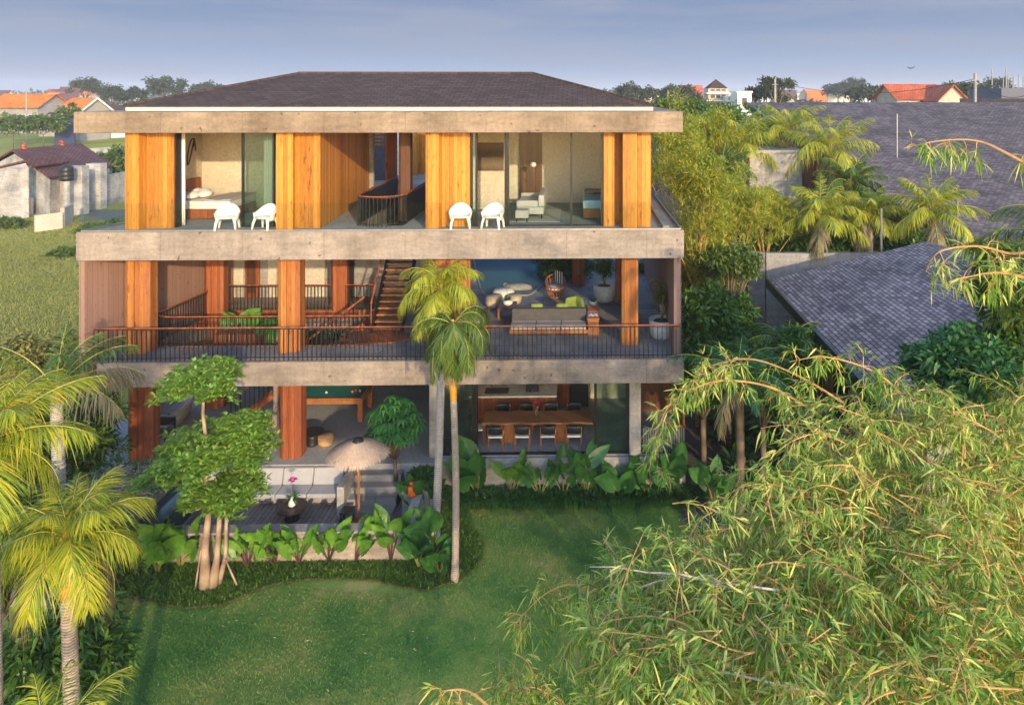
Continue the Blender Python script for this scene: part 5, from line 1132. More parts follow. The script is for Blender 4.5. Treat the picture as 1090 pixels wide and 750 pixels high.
E_ = [(168,612,6,.95,.72,'ear','pale stemmed elephant ear with the biggest round leaf, leftmost in the bed',.8,'stem'), (192,606,5,.8,.62,'ear','elephant ear plant just left of the layered tree trunks',.8,'stem'),
      (263,606,6,.75,.62,'ear','leafy elephant ear plant immediately right of the layered tree',.5,'stem_dk'), (293,603,7,.8,.6,'ear','upright narrow leaved plant before the lounge wall, left of the round table',.42,'stem_dk'),
      (319,603,7,.75,.58,'ear','upright narrow leaved plant in front of the round lounge table',.42,'stem_dk'), (350,600,7,.8,.6,'ear','upright dark stemmed plant before the wall, left of the black stool',.45,'stem_dk'),
      (378,600,6,.7,.55,'ear','shorter bright leaved plant before the wall below the black stool',.42,'stem_dk'), (416,600,6,1.0,.58,'ear','large dark stemmed elephant ear at the right end of the lounge wall',.5,'stem_dk'),
      (446,607,5,.8,.55,'ear_dk','big drooping elephant ear left of the slender palm trunk',.65,'stem'), (462,596,5,1.2,.6,'ear_dk','tall dark elephant ear around the grey palm trunk',.6,'stem'),
      (468,612,4,.5,.5,'ear_dk','low elephant ear at the foot of the slender palm',.65,'stem'), (455,560,4,1.3,.65,'ear_dk','large leaved plant behind the grey trunk, beside the planter',.55,'stem')]
for i, (px, py, n, hh, Lf, mt, lab, asp, sm) in enumerate(E_):
    b = atz(px, py, ZL); ear(lab, (b[0], b[1], ZL+.04), n, hh, Lf, mt, .42 if Lf < .6 else .5, sm, asp, i)
E2 = [(508,535,6,1.25,.95,'bluish wide leaved elephant ear right of the slender palm, before the dining room',.6), (544,536,6,1.35,.62,'light green elephant ear below the left end of the dining table',.5), (575,538,5,1.0,.5,'narrow elephant ear under the dining table flowers',.42),
      (600,537,5,1.1,.6,'elephant ear with hanging oval leaves below the right half of the dining table',.55), (624,536,6,1.45,.68,'tall elephant ear before the right door frame of the dining room',.5), (662,537,6,1.1,.66,'elephant ear in front of the concrete post by the dining room',.6),
      (690,537,5,1.0,.62,'dark elephant ear below the slatted balcony',.6), (716,536,6,1.2,.7,'elephant ear at the right corner of the house plinth',.6), (760,540,5,1.0,.7,'elephant ear standing by the side path, half behind bamboo',.6)]
for i, (px, py, n, hh, Lf, lab, asp) in enumerate(E2):
    b = atz(px, py, ZL); ear(lab, (b[0], b[1]+.05, ZL+.04), n, hh, Lf, 'ear_dk' if i != 1 else 'ear', .5, 'stem', asp, 50+i)
# water garden plants inside the void of the house
ear('round bright leaved plant growing in the garden void behind the first columns', P3(255, 352, 23.2), 4, .45, .5, 'ear', .4, 'stem', .95, 91, big=1)
vp = P3(292, 345, 23.6); palm('dark cycad like palm in the garden void beside the round leaved plant', (vp[0], vp[1], 0), vp, .08, 1.0, 16, 'scheff', 92, shaft=0, lo=-.1, hi=1.1, leafL=.25, leafW=.04, npair=30, dryn=0, name='small_palm')
for i, (px, py, Y, rr) in enumerate(((330, 372, 25.8, .9), (215, 425, 27.3, 1.1), (255, 425, 27.5, 1.2), (425, 425, 27.5, 1.2), (395, 420, 27.8, 1.0), (285, 380, 25.6, .9))):
    p = P3(px, py, Y); tree(['dark leafy shrub low in the garden void', 'dark plant behind the tub at the back of the ground floor', 'dark plants behind the lower stair', 'dark plants right of the pool table', 'dark plants behind the pool table end', 'shadowy shrub under the void railing'][i], (p[0], p[1], 0), (p[0], p[1], max(.7, p[2])), (rr, .5, .8), 40, 60, .26, .1, 'tree_dk', 'bark_dk', .05, 'shade_plant', 'plant', 130+i, .3, .4)
for i, (px, py, Y, rad) in enumerate(((600, 292, 30.2, (1.0,.9,1.2)), (622, 300, 31.5, (.8,.8,1.0)), (590, 285, 33.5, (1.6,.8,1.4)), (700, 300, 31, (1.0,.8,1.2)))):
    p = P3(px, py, Y); tree(['dense dark bush at the right bank of the pool', 'dark bush behind the back timber column', 'dark bush at the far end of the pool', 'dark bush behind the terrace end planter'][i], (p[0], p[1], ZA2), p, rad, 45, 80, .24, .07, 'tree_dk', 'bark_dk', .05, 'pool_shrub', 'shrub', 140+i, .3, .4)
k = MB(); k.box(X(228,23), X(272,23), 23.0, 23.7, 2.2, zat(352, 23.2)-.02); PB = tag(k.build('plant_box', M['timber_red']), 'red timber box holding the round leaved plant inside the garden void', 'planter')
# --- bed ground cover and hedge
bedg = bed[:]
q = sample(bed, 5200); keep = ~((q[:,1] > 18.6) & (q[:,0] < X(436, 18.7)+.1)); q = q[keep]; n = len(q)*7
a = rs.rand(n)*6.283; e_ = .5+.8*rs.rand(n); Pn = np.repeat(np.c_[q, np.full(len(q), ZL+.03)], 7, 0) + np.c_[rs.randn(n,2)*.04, np.zeros(n)]
nb = NB(); D = np.stack([np.cos(a)*np.cos(e_), np.sin(a)*np.cos(e_), np.sin(e_)], 1); nb.leaves(Pn, D, np.stack([-np.cos(a)*.7, -np.sin(a)*.7, .7+0*a], 1), .17+.14*rs.rand(n), .022, .5, 2)
tag(nb.build('ground_cover', M['grass']), kind='stuff')
hp = [(X(492,20.85), 20.85), (X(745,20.85), 20.85), (X(745,21.42), 21.42), (X(470,21.42), 21.42)]
q = sample(hp, 2600); nb = NB(); n = len(q)*8; a = rs.rand(n)*6.283; e_ = .55+.75*rs.rand(n)
Pn = np.repeat(np.c_[q, ZL+.05+.25*rs.rand(len(q))], 8, 0); D = np.stack([np.cos(a)*np.cos(e_), np.sin(a)*np.cos(e_), np.sin(e_)], 1)
nb.leaves(Pn, D, np.stack([-np.cos(a)*.7, -np.sin(a)*.7, .7+0*a], 1), .4+.22*rs.rand(n), .045, .55, 2); tag(nb.build('lily_hedge', M['hedge']), kind='stuff')
# short lawn grass
lp_ = [tuple(atz(a, b, ZL)[:2]) for a, b in ((108,640),(103,760),(760,760),(760,548),(500,548),(515,600),(430,632),(300,624),(200,652))]
q = sample(lp_, 80000); n = len(q); a = rs.rand(n)*6.283; e_ = .5+.7*rs.rand(n)
nb = NB(); D = np.stack([np.cos(a)*np.cos(e_), np.sin(a)*np.cos(e_), np.sin(e_)], 1)
M['blade'] = mat_ground('lawn_blade', [(.34, (.055,.15,.03)), (.46, (.10,.21,.045)), (.56, (.18,.255,.06)), (.68, (.33,.30,.12))], .6, 22)
nb.leaves(np.c_[q, np.full(n, ZL)], D, np.stack([-np.cos(a)*.7, -np.sin(a)*.7, .7+0*a], 1), .055+.045*rs.rand(n), .011, .3, 1); tag(nb.build('lawn_blades', M['blade']), kind='stuff')

# ================================================================== THE BIG BAMBOO
BB = thing('bamboo_clump', 'huge sunlit bamboo clump with drooping leaf sprays filling the lower right corner', 'bamboo', (6.2, 9.5, ZL))
nb = NB(); tw = MB()
def spray(p0, d0, L, nn, per, lL, lW, g=.5, tr=.008):
    n = nn; P = [Vector(p0)]; d = Vector(d0).normalized()
    for i in range(n):
        P.append(P[-1] + d*(L/n)); d = (d + Vector((rnd.gauss(0,.10), rnd.gauss(0,.10), -g/n*1.4+rnd.gauss(0,.07)))).normalized()
    tw.tube(P, [tr*(1-.75*i/n)+.0015 for i in range(n+1)], 4, False)
    Q = []; DD = []
    for i in range(1, n+1):
        f = i/n
        if f < .22: continue
        for s_ in range(2):
            td = (P[i]-P[i-1]).normalized(); side = Vector((rnd.gauss(0,1), rnd.gauss(0,1), rnd.gauss(0,.5))); side = (side - td*side.dot(td)).normalized()
            tl = rnd.uniform(.05,.22)*(1.15-f*.6); e = P[i] + (side*.8+td*.5)*tl
            if tl > .1: tw.tube([P[i], e], [.003,.0015], 3, False)
            for j in range(per):
                dd = side*rnd.uniform(.2,.9) + td*rnd.uniform(.2,.8) + Vector((rnd.gauss(0,.35), rnd.gauss(0,.35), rnd.uniform(-.75,-.05)))
                Q.append(P[i].lerp(e, rnd.uniform(.5,1))); DD.append(dd.normalized())
    return Q, DD
rnd.seed(42); rs.seed(77)
outline = [(610,650),(622,615),(640,592),(660,575),(690,562),(722,550),(742,528),(775,505),(815,478),(840,440),(880,418),(920,405),(960,402),(1030,395),(1150,370),(1150,800),(600,800),(620,750),(655,700),(620,675)]
AQ = []; AD = []; tips = []
def region(pts, n, tf, Lr, per=4, lL=.2, lW=.026, dirx=-.2):
    q = sample(pts, n)
    for px, py in q:
        t = tf(px, py) + rnd.uniform(-.9, .9); p = Vector(P3(px, py, t)); az = rnd.uniform(0, 6.28); d = Vector((math.cos(az)+dirx, math.sin(az)-.2, rnd.uniform(0,.7)))
        L = rnd.uniform(*Lr); p0 = p - d.normalized()*L*.5
        Q, DD = spray(p0, d, L, 9, per, lL, lW); AQ.extend(Q); AD.extend(DD)
        if rnd.random() < .16: tips.append(p0)
tf1 = lambda px, py: 6.6 + (750-py)/350*4.6 + max(0, (700-px))/140*1.2
region(outline, 680, tf1, (.6,1.5))
# deeper layer fills the mass
inner = [(660,620),(720,580),(840,500),(920,440),(1150,410),(1150,900),(560,900),(640,720)]
region(inner, 520, lambda px, py: tf1(px, py)+1.7, (.7,1.4), 4)
# low growth at the bottom centre
region([(478,752),(530,712),(600,700),(640,800),(470,800)], 36, lambda px, py: 11.2, (.5,1.1), 3)
# arching branch towards the house and twigs over the roofs
def arch(pts, n, per, side=1.0):
    V = [Vector(P3(*p)) for p in pts]; c = []
    for i in range(len(V)-1):
        a0_ = V[max(0,i-1)]; b0, b1 = V[i], V[i+1]; c1 = V[min(len(V)-1,i+2)]
        for s_ in range(8):
            u = s_/8; c.append(.5*((2*b0)+(b1-a0_)*u+(2*a0_-5*b0+4*b1-c1)*u*u+(3*b0-a0_-3*b1+c1)*u**3))
    c.append(V[-1]); tw.tube(c, [.02*(1-.8*i/len(c)) for i in range(len(c))], 5, False)
    for i in range(n):
        p = c[int(len(c)*(.12+.87*rnd.random()))]; d = Vector((rnd.gauss(0,1), rnd.gauss(0,.7), rnd.gauss(-.1,.6)))
        Q, DD = spray(p, d, rnd.uniform(.18,.6)*side, 5, per, .2, .026, .8, .005); AQ.extend(Q); AD.extend(DD)
arch([(870,440,11),(820,412,11.4),(770,405,11.6),(735,415,11.7),(712,432,11.8),(700,462,11.9),(700,500,11.9)], 34, 3, .7)
arch([(900,430,11),(850,400,11.3),(800,382,11.6),(760,388,11.8),(740,396,11.9)], 22, 3, .7)
arch([(960,420,10.5),(930,395,10.8),(880,380,11),(840,385,11.2)], 20, 3, .7)
arch([(640,640,9.5),(610,622,9.8),(580,632,10),(556,655,10.1)], 16, 4, .7)
arch([(1120,190,7.5),(1075,165,7.7),(1040,150,7.9),(1000,150,8),(962,158,8.1)], 11, 2, .4)
arch([(1120,260,7.5),(1080,270,7.7),(1040,262,7.9),(1000,268,8),(985,290,8.1)], 13, 2, .5)
arch([(1110,300,7.2),(1060,290,7.4),(1010,300,7.6)], 10, 2, .5)
arch([(530,760,9),(498,735,9.2),(470,735,9.3)], 9, 3, .6)
n = len(AQ); AQn = np.array([tuple(v) for v in AQ]); ADn = np.array([tuple(v) for v in AD]); N = unit(np.array([0,0,1.])+rs.randn(n,3)*.5)
nb.leaves(AQn, ADn, N, 0.11+.18*rs.rand(n)**1.4, .013+.015*rs.rand(n), .35*rs.rand(n), 2, .18); nb.build('leaves', M['bamboo'], BB); print('BAMBOO LEAVES', n)
tw.build('twigs', M['tawny'], BB)
for i, e in enumerate(tips[:60]):
    b = Vector((6.2+rnd.gauss(0,.6), 9.5+rnd.gauss(0,.6), ZL)); mid = b.lerp(e, .55)+Vector((0,0,1.2)); k = MB()
    c = [b*(1-u)**2+mid*2*u*(1-u)+e*u*u for u in [j/14 for j in range(15)]]
    k.tube(c, [.035*(1-.8*j/14) for j in range(15)], 7); k.build('culm', M['tawny'], BB, smooth=True)
for pts in ([(628,603,8.2),(655,603,8.1),(690,609,8),(722,610,7.8),(755,618,7.8),(800,634,7.6)], [(700,612,8),(760,618,7.8),(830,628,7.6)], [(640,640,8.3),(700,618,8.1),(760,612,7.9)], [(690,705,7),(760,712,6.8),(880,740,6.4)]):
    k = MB(); k.tube([P3(*p) for p in pts], [.006+.010*j/len(pts) for j in range(len(pts))], 6); k.build('dead_branch', M['dead'], BB, smooth=True)

# fallen leaves on the lawn
q = sample(lp_, 160); n = len(q); nb = NB(); a = rs.rand(n)*6.283
nb.leaves(np.c_[q, np.full(n, ZL+.05)], np.stack([np.cos(a), np.sin(a), .1*rs.randn(n)], 1), unit(np.array([0,0,1.])+rs.randn(n,3)*.2), .05+.05*rs.rand(n), .014, 0., 1)
tag(nb.build('fallen_leaves', M['thatch']), kind='stuff')
# ================================================================== NEIGHBOURING ROOFS ON THE RIGHT
BR = thing('shingle_roofed_pavilion', 'large low building under a broad grey wooden shingle roof filling the upper right', 'building', (X(1000,45), 45, ZL))
A = P3(794,109,61); Bp = P3(1012,254,32.5); yA, yB_ = A[1], Bp[1]
C2 = (A[0]+25.5, 61, A[2]); D2 = (Bp[0]+42, 32.5, Bp[2])
def zroof(p): return Bp[2] + (A[2]-Bp[2])*(p[1]-yB_)/(yA-yB_)
m = MB(); poly = [(A[0],61), (Bp[0],32.5), (D2[0],32.5), (C2[0],61)]
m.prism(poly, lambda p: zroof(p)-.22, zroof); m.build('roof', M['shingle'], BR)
m = MB(); m.bar((A[0]-.08,61,A[2]-.22), (Bp[0]-.08,32.5,Bp[2]-.22), .14, .5); m.build('fascia', M['black'], BR)
m = MB(); m.prism([(A[0]+1.2,60.5), (Bp[0]+1.2,34), (Bp[0]+38,34), (C2[0]-2,60.5)], ZL, lambda p: zroof(p)-.3); m.build('wall', M['timber_dk'], BR)
for i in range(9):
    f = (i+.5)/9; y = yA+(yB_-yA)*f; x = A[0]+(Bp[0]-A[0])*f; k = MB(); k.box(x-.0, x+1.2, y-.08, y+.08, zroof((0,y))-.45, zroof((0,y))-.24); k.build('rafter', M['timber_dk'], BR)
for px, y0_, y1_, lab in ((1005, 98, 100, ''),): pass
for px, pya, pyb, Y, lab in ((955,121,138,45,'thin white pole standing on the big shingle roof'),):
    a, b = P3(px, pyb, Y), P3(px, pya, Y); tag(MB().tube([(a[0],a[1],zroof(a)), b], .04, 6).build('pole', M['steel']), lab, 'pole')
R2 = thing('shingle_roofed_house', 'nearer dark shingle roofed house between the curved wall and the bamboo', 'building', (X(900,22), 22, ZL))
e0 = atz(818, 298, 4.05); e1 = atz(932, 421, 4.05); xe_ = float(e0[0]); ye0, ye1 = float(e0[1]), float(e1[1])-1.2; xr_, zr_ = X(983, 27), 5.55
ns_ = 2
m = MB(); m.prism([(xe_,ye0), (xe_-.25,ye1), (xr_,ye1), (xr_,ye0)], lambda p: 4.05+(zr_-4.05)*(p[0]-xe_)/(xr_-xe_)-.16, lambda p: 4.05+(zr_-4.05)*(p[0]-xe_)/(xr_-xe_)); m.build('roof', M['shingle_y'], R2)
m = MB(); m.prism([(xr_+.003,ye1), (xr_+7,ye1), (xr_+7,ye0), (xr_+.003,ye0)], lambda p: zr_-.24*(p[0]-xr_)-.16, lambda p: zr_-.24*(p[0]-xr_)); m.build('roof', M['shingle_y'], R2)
m = MB(); m.bar((xe_-.06,ye0,3.94), (xe_-.31,ye1,3.94), .1, .32); m.build('fascia', M['black'], R2)
m = MB(); m.box(xe_+.9, xr_+6, ye1+1, ye0-.6, ZL, 4.0); m.build('wall', M['greywall'], R2)
for yy in (18.5, 20.8, 23.2):
    k = MB(); k.box(xe_+.86, xe_+.895, yy, yy+1.5, .9, 2.9); w_ = k.build('window', M['win'], R2); k = MB(); k.box(xe_+.82, xe_+.858, yy-.06, yy, .84, 2.96); k.box(xe_+.82, xe_+.858, yy+1.5, yy+1.56, .84, 2.96); k.box(xe_+.82, xe_+.858, yy, yy+1.5, 2.9, 2.96); k.build('window_frame', M['wood'], w_)
# curved wall and raised garden behind it
cwp = [(779,236,34),(781,246,32.4),(787,255,31),(797,261,30.2),(815,266,29.9),(850,269,29.8),(890,271,29.8),(940,273,29.8),(1010,276,29.8),(1120,280,29.8)]
W_ = [P3(*p) for p in cwp]; zt = 4.42
m = MB()
for a, b in zip(W_[:-1], W_[1:]):
    d = Vector((b[0]-a[0], b[1]-a[1], 0)).normalized(); nrm = Vector((-d.y, d.x, 0))*.13
    m.add([(a[0]-nrm.x,a[1]-nrm.y,ZL),(b[0]-nrm.x,b[1]-nrm.y,ZL),(b[0]+nrm.x,b[1]+nrm.y,ZL),(a[0]+nrm.x,a[1]+nrm.y,ZL),(a[0]-nrm.x,a[1]-nrm.y,zt),(b[0]-nrm.x,b[1]-nrm.y,zt),(b[0]+nrm.x,b[1]+nrm.y,zt),(a[0]+nrm.x,a[1]+nrm.y,zt)], [(4,5,6,7),(0,1,5,4),(2,3,7,6)])
tag(m.build('curved_garden_wall', M['conc2']), 'long pale concrete garden wall with a rounded left end below the palm row', 'wall')
m = MB(); m.prism([(p[0]+.2, p[1]+.15) for p in W_] + [(W_[-1][0], 60), (W_[0][0]+.2, 60)], ZL, 3.95); tag(m.build('raised_garden_ground', M['terrain']), kind='structure')
CB = thing('concrete_box_room', 'pale rectangular concrete block between the palms left of the big roof', 'building', P3(826, 200, 37))
m = MB(); a = X(798, 37); b = X(856, 37); m.box(a, b, 37, 40, 3.9, zat(163,37,826)); m.build('wall', M['oldwhite'], CB); m = MB(); m.box(a-.1, b+.1, 36.9, 40.1, zat(163,37,826)+.002, zat(161,37,826)+.05); m.build('roof', M['conc2'], CB)
m = MB(); m.box(X(857,36.5), X(870,36.5), 36.6, 39, 3.9, zat(170,37,826)); m.build('dark_opening', M['timber_dk'], CB)
DP = MB(); q_ = [P3(744,178,33), P3(766,197,33), P3(766,204,33), P3(744,190,33)]; DP.add(list(q_)+[(p[0],p[1]+.3,p[2]) for p in q_], [(0,1,2,3),(7,6,5,4),(0,4,5,1),(1,5,6,2),(2,6,7,3),(3,7,4,0)]); tag(DP.build('dark_canopy', M['slate']), 'dark slanting canopy edge among the golden bamboo', 'canopy')
for px, ya, yb2, Y, lab in ((938,222,270,29.3,'slim pale pole in front of the palm row, left one'), (1019,214,252,29.3,'slim pale pole at the right end of the palm row'), (766,176,200,33.6,'thin grey post beside the dark canopy')):
    a, b = P3(px, yb2+30, Y), P3(px, ya, Y); tag(MB().tube([a, b], .05, 8).build('garden_pole', M['steel']), lab, 'pole')

# ================================================================== HOUSES
def gable(name, label, c, w_, d_, he, hr, rz, wm, rm, axis='x', wins=(), z0=None, eave=.5, hip=False, base=0, verge=None):
    z0 = ground_h(c[0], c[1]) if z0 is None else z0
    t = thing(name, label, 'house', (c[0], c[1], z0)); Mx = Matrix.Translation((c[0], c[1], z0)) @ Matrix.Rotation(rz, 4, 'Z')
    T = lambda x, y, z: tuple(Mx @ Vector((x, y, z)))
    hw, hd = w_/2, d_/2; k = MB()
    bv = [T(-hw,-hd,-.3),T(hw,-hd,-.3),T(hw,hd,-.3),T(-hw,hd,-.3),T(-hw,-hd,he),T(hw,-hd,he),T(hw,hd,he),T(-hw,hd,he)]
    if axis == 'x': k.add(bv+[T(-hw,0,hr-.12),T(hw,0,hr-.12)], [(0,1,5,4),(2,3,7,6),(1,2,6,9,5),(3,0,4,8,7),(4,5,9,8),(6,7,8,9)])
    else: k.add(bv+[T(0,-hd,hr-.12),T(0,hd,hr-.12)], [(1,2,6,5),(3,0,4,7),(0,1,5,8,4),(2,3,7,9,6),(4,8,9,7),(5,6,9,8)])
    k.build('wall', M[wm], t)
    s_ = (hr-he)/(hd if axis == 'x' else hw); k = MB(); e = eave; lo = he - s_*e
    if axis == 'x': 
        hx = (hd if hip else 0); P_ = [T(-hw-e,-hd-e,lo),T(hw+e,-hd-e,lo),T(hw+e-hx,0,hr),T(-hw-e+hx,0,hr),T(-hw-e,hd+e,lo),T(hw+e,hd+e,lo)]
    else: 
        P_ = [T(-hw-e,-hd-e,lo),T(-hw-e,hd+e,lo),T(0,hd+e,hr),T(0,-hd-e,hr),T(hw+e,-hd-e,lo),T(hw+e,hd+e,lo)]
    fs = [(0,1,2,3),(3,2,5,4)] + ([(1,5,2),(4,0,3)] if hip else []); k.add(P_, fs); k.build('roof', M[rm], t, solid=.16)
    if verge:
        k = MB(); k.bar(T(hw+e+.05,-hd-e,lo-.05), T(hw+e+.05,0,hr-.05), .12, .35); k.bar(T(hw+e+.05,hd+e,lo-.05), T(hw+e+.05,0,hr-.05), .12, .35); k.build('verge_board', M[verge], t)
    for (x, z, ww, wh) in wins:
        k = MB(); k.box(0,1,0,1,0,1); k.v = [T(x-ww/2+p[0]*ww, -hd-.04+p[1]*.03, z+p[2]*wh) for p in k.v]; wo_ = k.build('window', M['win'], t)
        k = MB()
        for a_, b_, c_, d2_ in ((x-ww/2-.1,x-ww/2,z-.1,z+wh+.1),(x+ww/2,x+ww/2+.1,z-.1,z+wh+.1),(x-ww/2,x+ww/2,z-.1,z),(x-ww/2,x+ww/2,z+wh,z+wh+.1),(x-.05,x+.05,z,z+wh)):
            q = MB(); q.box(a_, b_, -hd-.07, -hd-.012 if a_ != x-.05 else -hd-.045, c_, d2_); k.add([T(*p) for p in q.v], q.f)
        k.build('window_frame', M['white'], wo_)
    return t
def atY(px, Y): return (X(px, Y), Y)
H1 = gable('orange_roofed_house', 'grey two storey house with bright orange tiled roof at the left edge', atY(32, 172), 13, 8.5, 6.6, 9.4, R(-8), 'greywall', 'orange_tile', 'x', [(-4.6,3.6,1.5,1.6),(2.6,1.2,1.1,3.2),(4.6,1.2,1.1,3.2)], eave=.8)
H2 = gable('orange_roofed_house', 'smaller grey house with orange roof and white framed window, left of the villa roof', atY(90, 152), 7.4, 6, 6.6, 9.1, R(-24), 'greywall', 'orange_tile', 'x', [(.3,5.0,1.5,1.1)], eave=.7, verge='white')
gable('lean_to', 'brown roofed annex standing right of the left edge orange roofed house', atY(62, 160), 5, 5, 3.2, 5.4, R(4), 'greywall', 'brown_tile', 'y')
tag(MB().box(X(58,140), X(79,140), 140, 140.4, ground_h(-100,140)-.5, zat(127,140,68)).build('blue_fence', M['bluepanel']), 'dark blue panel fence beneath the orange roofed houses', 'fence')
gable('far_house', 'dark grey roofed house beyond the left end of the villa roof', atY(122, 168), 9, 6, 4.2, 6.6, 0, 'slate', 'roof', 'x')
gable('far_house', 'little white walled house with pale roof touching the left tip of the villa roof', atY(138, 158), 7, 5, 3.2, 4.6, R(20), 'white', 'oldwhite', 'x')
# brown roofed compound on the left
VH = thing('village_house', 'old whitewashed house with broad brown tiled roof in the field at left', 'house', P3(70, 215, 78))
zE = 2.6; E0, E1 = Vector(P3(53,190,71.5)), Vector(P3(121,177,83)); R0, R1 = Vector(P3(13,160,75.5)), Vector(P3(86,153,86)); F0, F1 = R0*2-E0, R1*2-E1; F0.z = E0.z; F1.z = E1.z
m = MB(); m.add([E0,E1,R1,R0,F1,F0], [(0,1,2,3),(3,2,4,5)]); m.build('roof', M['brown_tile'], VH, solid=.2)
g0 = Vector(P3(-14,181,69)); g1 = Vector(P3(28,171,72)); dv_ = (R1-R0)*.5
m = MB(); h0 = g1*2-g0; h0 = Vector((g1.x+(g1.x-g0.x)*.62, g1.y-.5, g0.z)); m.add([g0, g1, h0, g0+dv_, g1+dv_, h0+dv_], [(0,1,4,3),(1,2,5,4)]); m.build('roof', M['brown_tile'], VH, solid=.2)
ins = lambda a, f: a.lerp((R0+R1+F0+E0+E1+F1)/6, f)
m = MB(); bt = [ins(E0,.06), ins(E1,.06), ins(F1,.06), ins(F0,.06)]
m.add([(p.x,p.y,ZL) for p in bt]+[(p.x,p.y,E0.z-.1) for p in bt]+[tuple(ins(R0,.06)-Vector((0,0,.3))), tuple(ins(R1,.06)-Vector((0,0,.3)))], [(0,1,5,4),(1,2,6,9,5),(2,3,7,6),(3,0,4,8,7)]); m.build('wall', M['oldwhite'], VH)
m = MB(); gg = [g0.lerp(h0,.06), h0.lerp(g0,.06)]; m.add([(gg[0].x,gg[0].y,ZL),(gg[1].x,gg[1].y,ZL),(gg[1].x,gg[1].y,g0.z-.1),(g1.x,g1.y-.1,g1.z-.25),(gg[0].x,gg[0].y,g0.z-.1)], [(0,1,2,3,4)]); m.build('gable_wall', M['oldwhite'], VH, solid=.3)
for f_ in (.05,.95): 
    p = R0.lerp(R1, f_*.6+.12); m = MB(); m.lathe((p.x,p.y,p.z), [(.3,0),(.2,.2),(.3,.35),(.1,.6),(0,.9)], 8); m.build('roof_finial', M['red_tile'], VH)
def wallseg(name, label, a, b, zt_, mat='oldwhite', th=.3, zb=ZL-.4, cat='wall'):
    a, b = Vector((a[0],a[1],0)), Vector((b[0],b[1],0)); d = (b-a).normalized(); nn = Vector((-d.y,d.x,0))*th/2
    m = MB(); m.prism([tuple((a-nn)[:2]), tuple((b-nn)[:2]), tuple((b+nn)[:2]), tuple((a+nn)[:2])], zb, zt_); return tag(m.build(name, M[mat]), label, cat)
wallseg('compound_wall', 'long stained white wall running back from the brown roofed house', atz(78,229,ZL), atz(140,213,ZL), 2.25)
wallseg('compound_wall', 'short white wall before the gable of the brown roofed house', atz(47,224,ZL), atz(77.5,228.8,ZL), 2.1)
wallseg('ruined_wall', 'low crumbling cream wall in the grass, front part', atz(37,246,ZL), atz(66,242,ZL), .15, 'plaster')
wallseg('ruined_wall', 'short cream wall stub behind the ruined front wall', atz(66.5,241.5,ZL), atz(76,236,ZL), .5, 'beigew')
wallseg('ruined_wall', 'small cream gatepost wall left of the ruined wall', atz(20,228,ZL), atz(34,229,ZL), .5, 'plaster')
wallseg('distant_wall', 'weathered low wall behind the brown roof, beside the lime field', atz(83,178,ZL+.5), atz(128,174,ZL+.5), 2.2)
for i, px in enumerate((90, 109)): 
    p = P3(px, 184.5-i*3, 74+i*3.5); tag(MB().box(p[0]-.8, p[0]+.8, p[1]-1.5, p[1]-.4, ZL, p[2]+.9).build('wall_pier', M['oldwhite'], bevel=.05), ['white block pier on the compound wall nearer the water tank','white block pier further along the compound wall'][i], 'pier')
p = P3(71,190,71); WT = thing('water_tank', 'black plastic water tank on the corner of the compound wall', 'water tank', p)
m = MB(); m.lathe(p, [(.62,-.2),(.62,.15),(.58,.2),(.62,.25),(.62,.6),(.58,.65),(.62,.7),(.6,1.15),(.3,1.35),(.2,1.4),(0,1.42)], 18); m.build('body', M['black'], WT, smooth=True)
m = MB(); m.tube([(p[0],p[1],-1),(p[0],p[1],p[2]-.1)], .3, 8); m.build('pillar', M['oldwhite'], WT)
m = MB(); m.prism([atz(84,236,ZL)[:2], atz(140,232,ZL)[:2], atz(140,214,ZL)[:2], atz(84,228,ZL)[:2]], ZL-.1, ZL+.02); tag(m.build('village_road', M['asphalt']), kind='structure')
# right hand background
gable('red_roofed_house', 'two storey house with red tiled roof and open gable beyond the big shingle roof', atY(968, 128), 9.2, 7, 10.3, 12.6, R(6), 'beigew', 'red_tile', 'x', [(-3,8.0,1.6,1.4),(0,8.0,1.6,1.4),(3,8.0,1.6,1.4)], eave=.8)
gable('red_roofed_house', 'gable fronted right wing of the red roofed house', atY(1000, 124), 5, 7, 10.2, 12.5, R(6), 'beigew', 'red_tile', 'y', [(-1,7.6,1.4,1.8),(1.1,7.6,1.4,1.8)], eave=.7)
TW = thing('tower_house', 'narrow brown and white tower house with dark pyramid roof beyond the golden bamboo', 'house', (X(764,120),120,2))
xa_, xb_ = X(753,120), X(776,120)
for a_, b_ in ((119,108),(106,100),(98.5,94)):
    m = MB(); m.box(xa_+.15, xb_-.15, 120, 124, zat(a_,120,764), zat(b_,120,764)); st_ = m.build('storey', M['beigew'], TW)
    for q in (.25,.5,.75): m = MB(); xx = xa_+(xb_-xa_)*q; m.box(xx-.35, xx+.35, 119.93, 119.985, zat(a_-1.6,120,764), zat(b_+1.2,120,764)); m.build('window', M['win'], st_)
for a_ in (107, 99.2): m = MB(); m.box(xa_-.2, xb_+.2, 119.5, 124.2, zat(a_+.8,120,764), zat(a_-.6,120,764)); m.build('balcony_slab', M['white'], TW)
m = MB(); zz = zat(94,120,764); m.add([(xa_+.2,119.8,zz),(xb_-.2,119.8,zz),(xb_-.2,124.2,zz),(xa_+.2,124.2,zz),((xa_+xb_)/2,122,zat(84,120,764))], [(0,1,4),(1,2,4),(2,3,4),(3,0,4),(3,2,1,0)]); m.build('roof', M['roof'], TW)
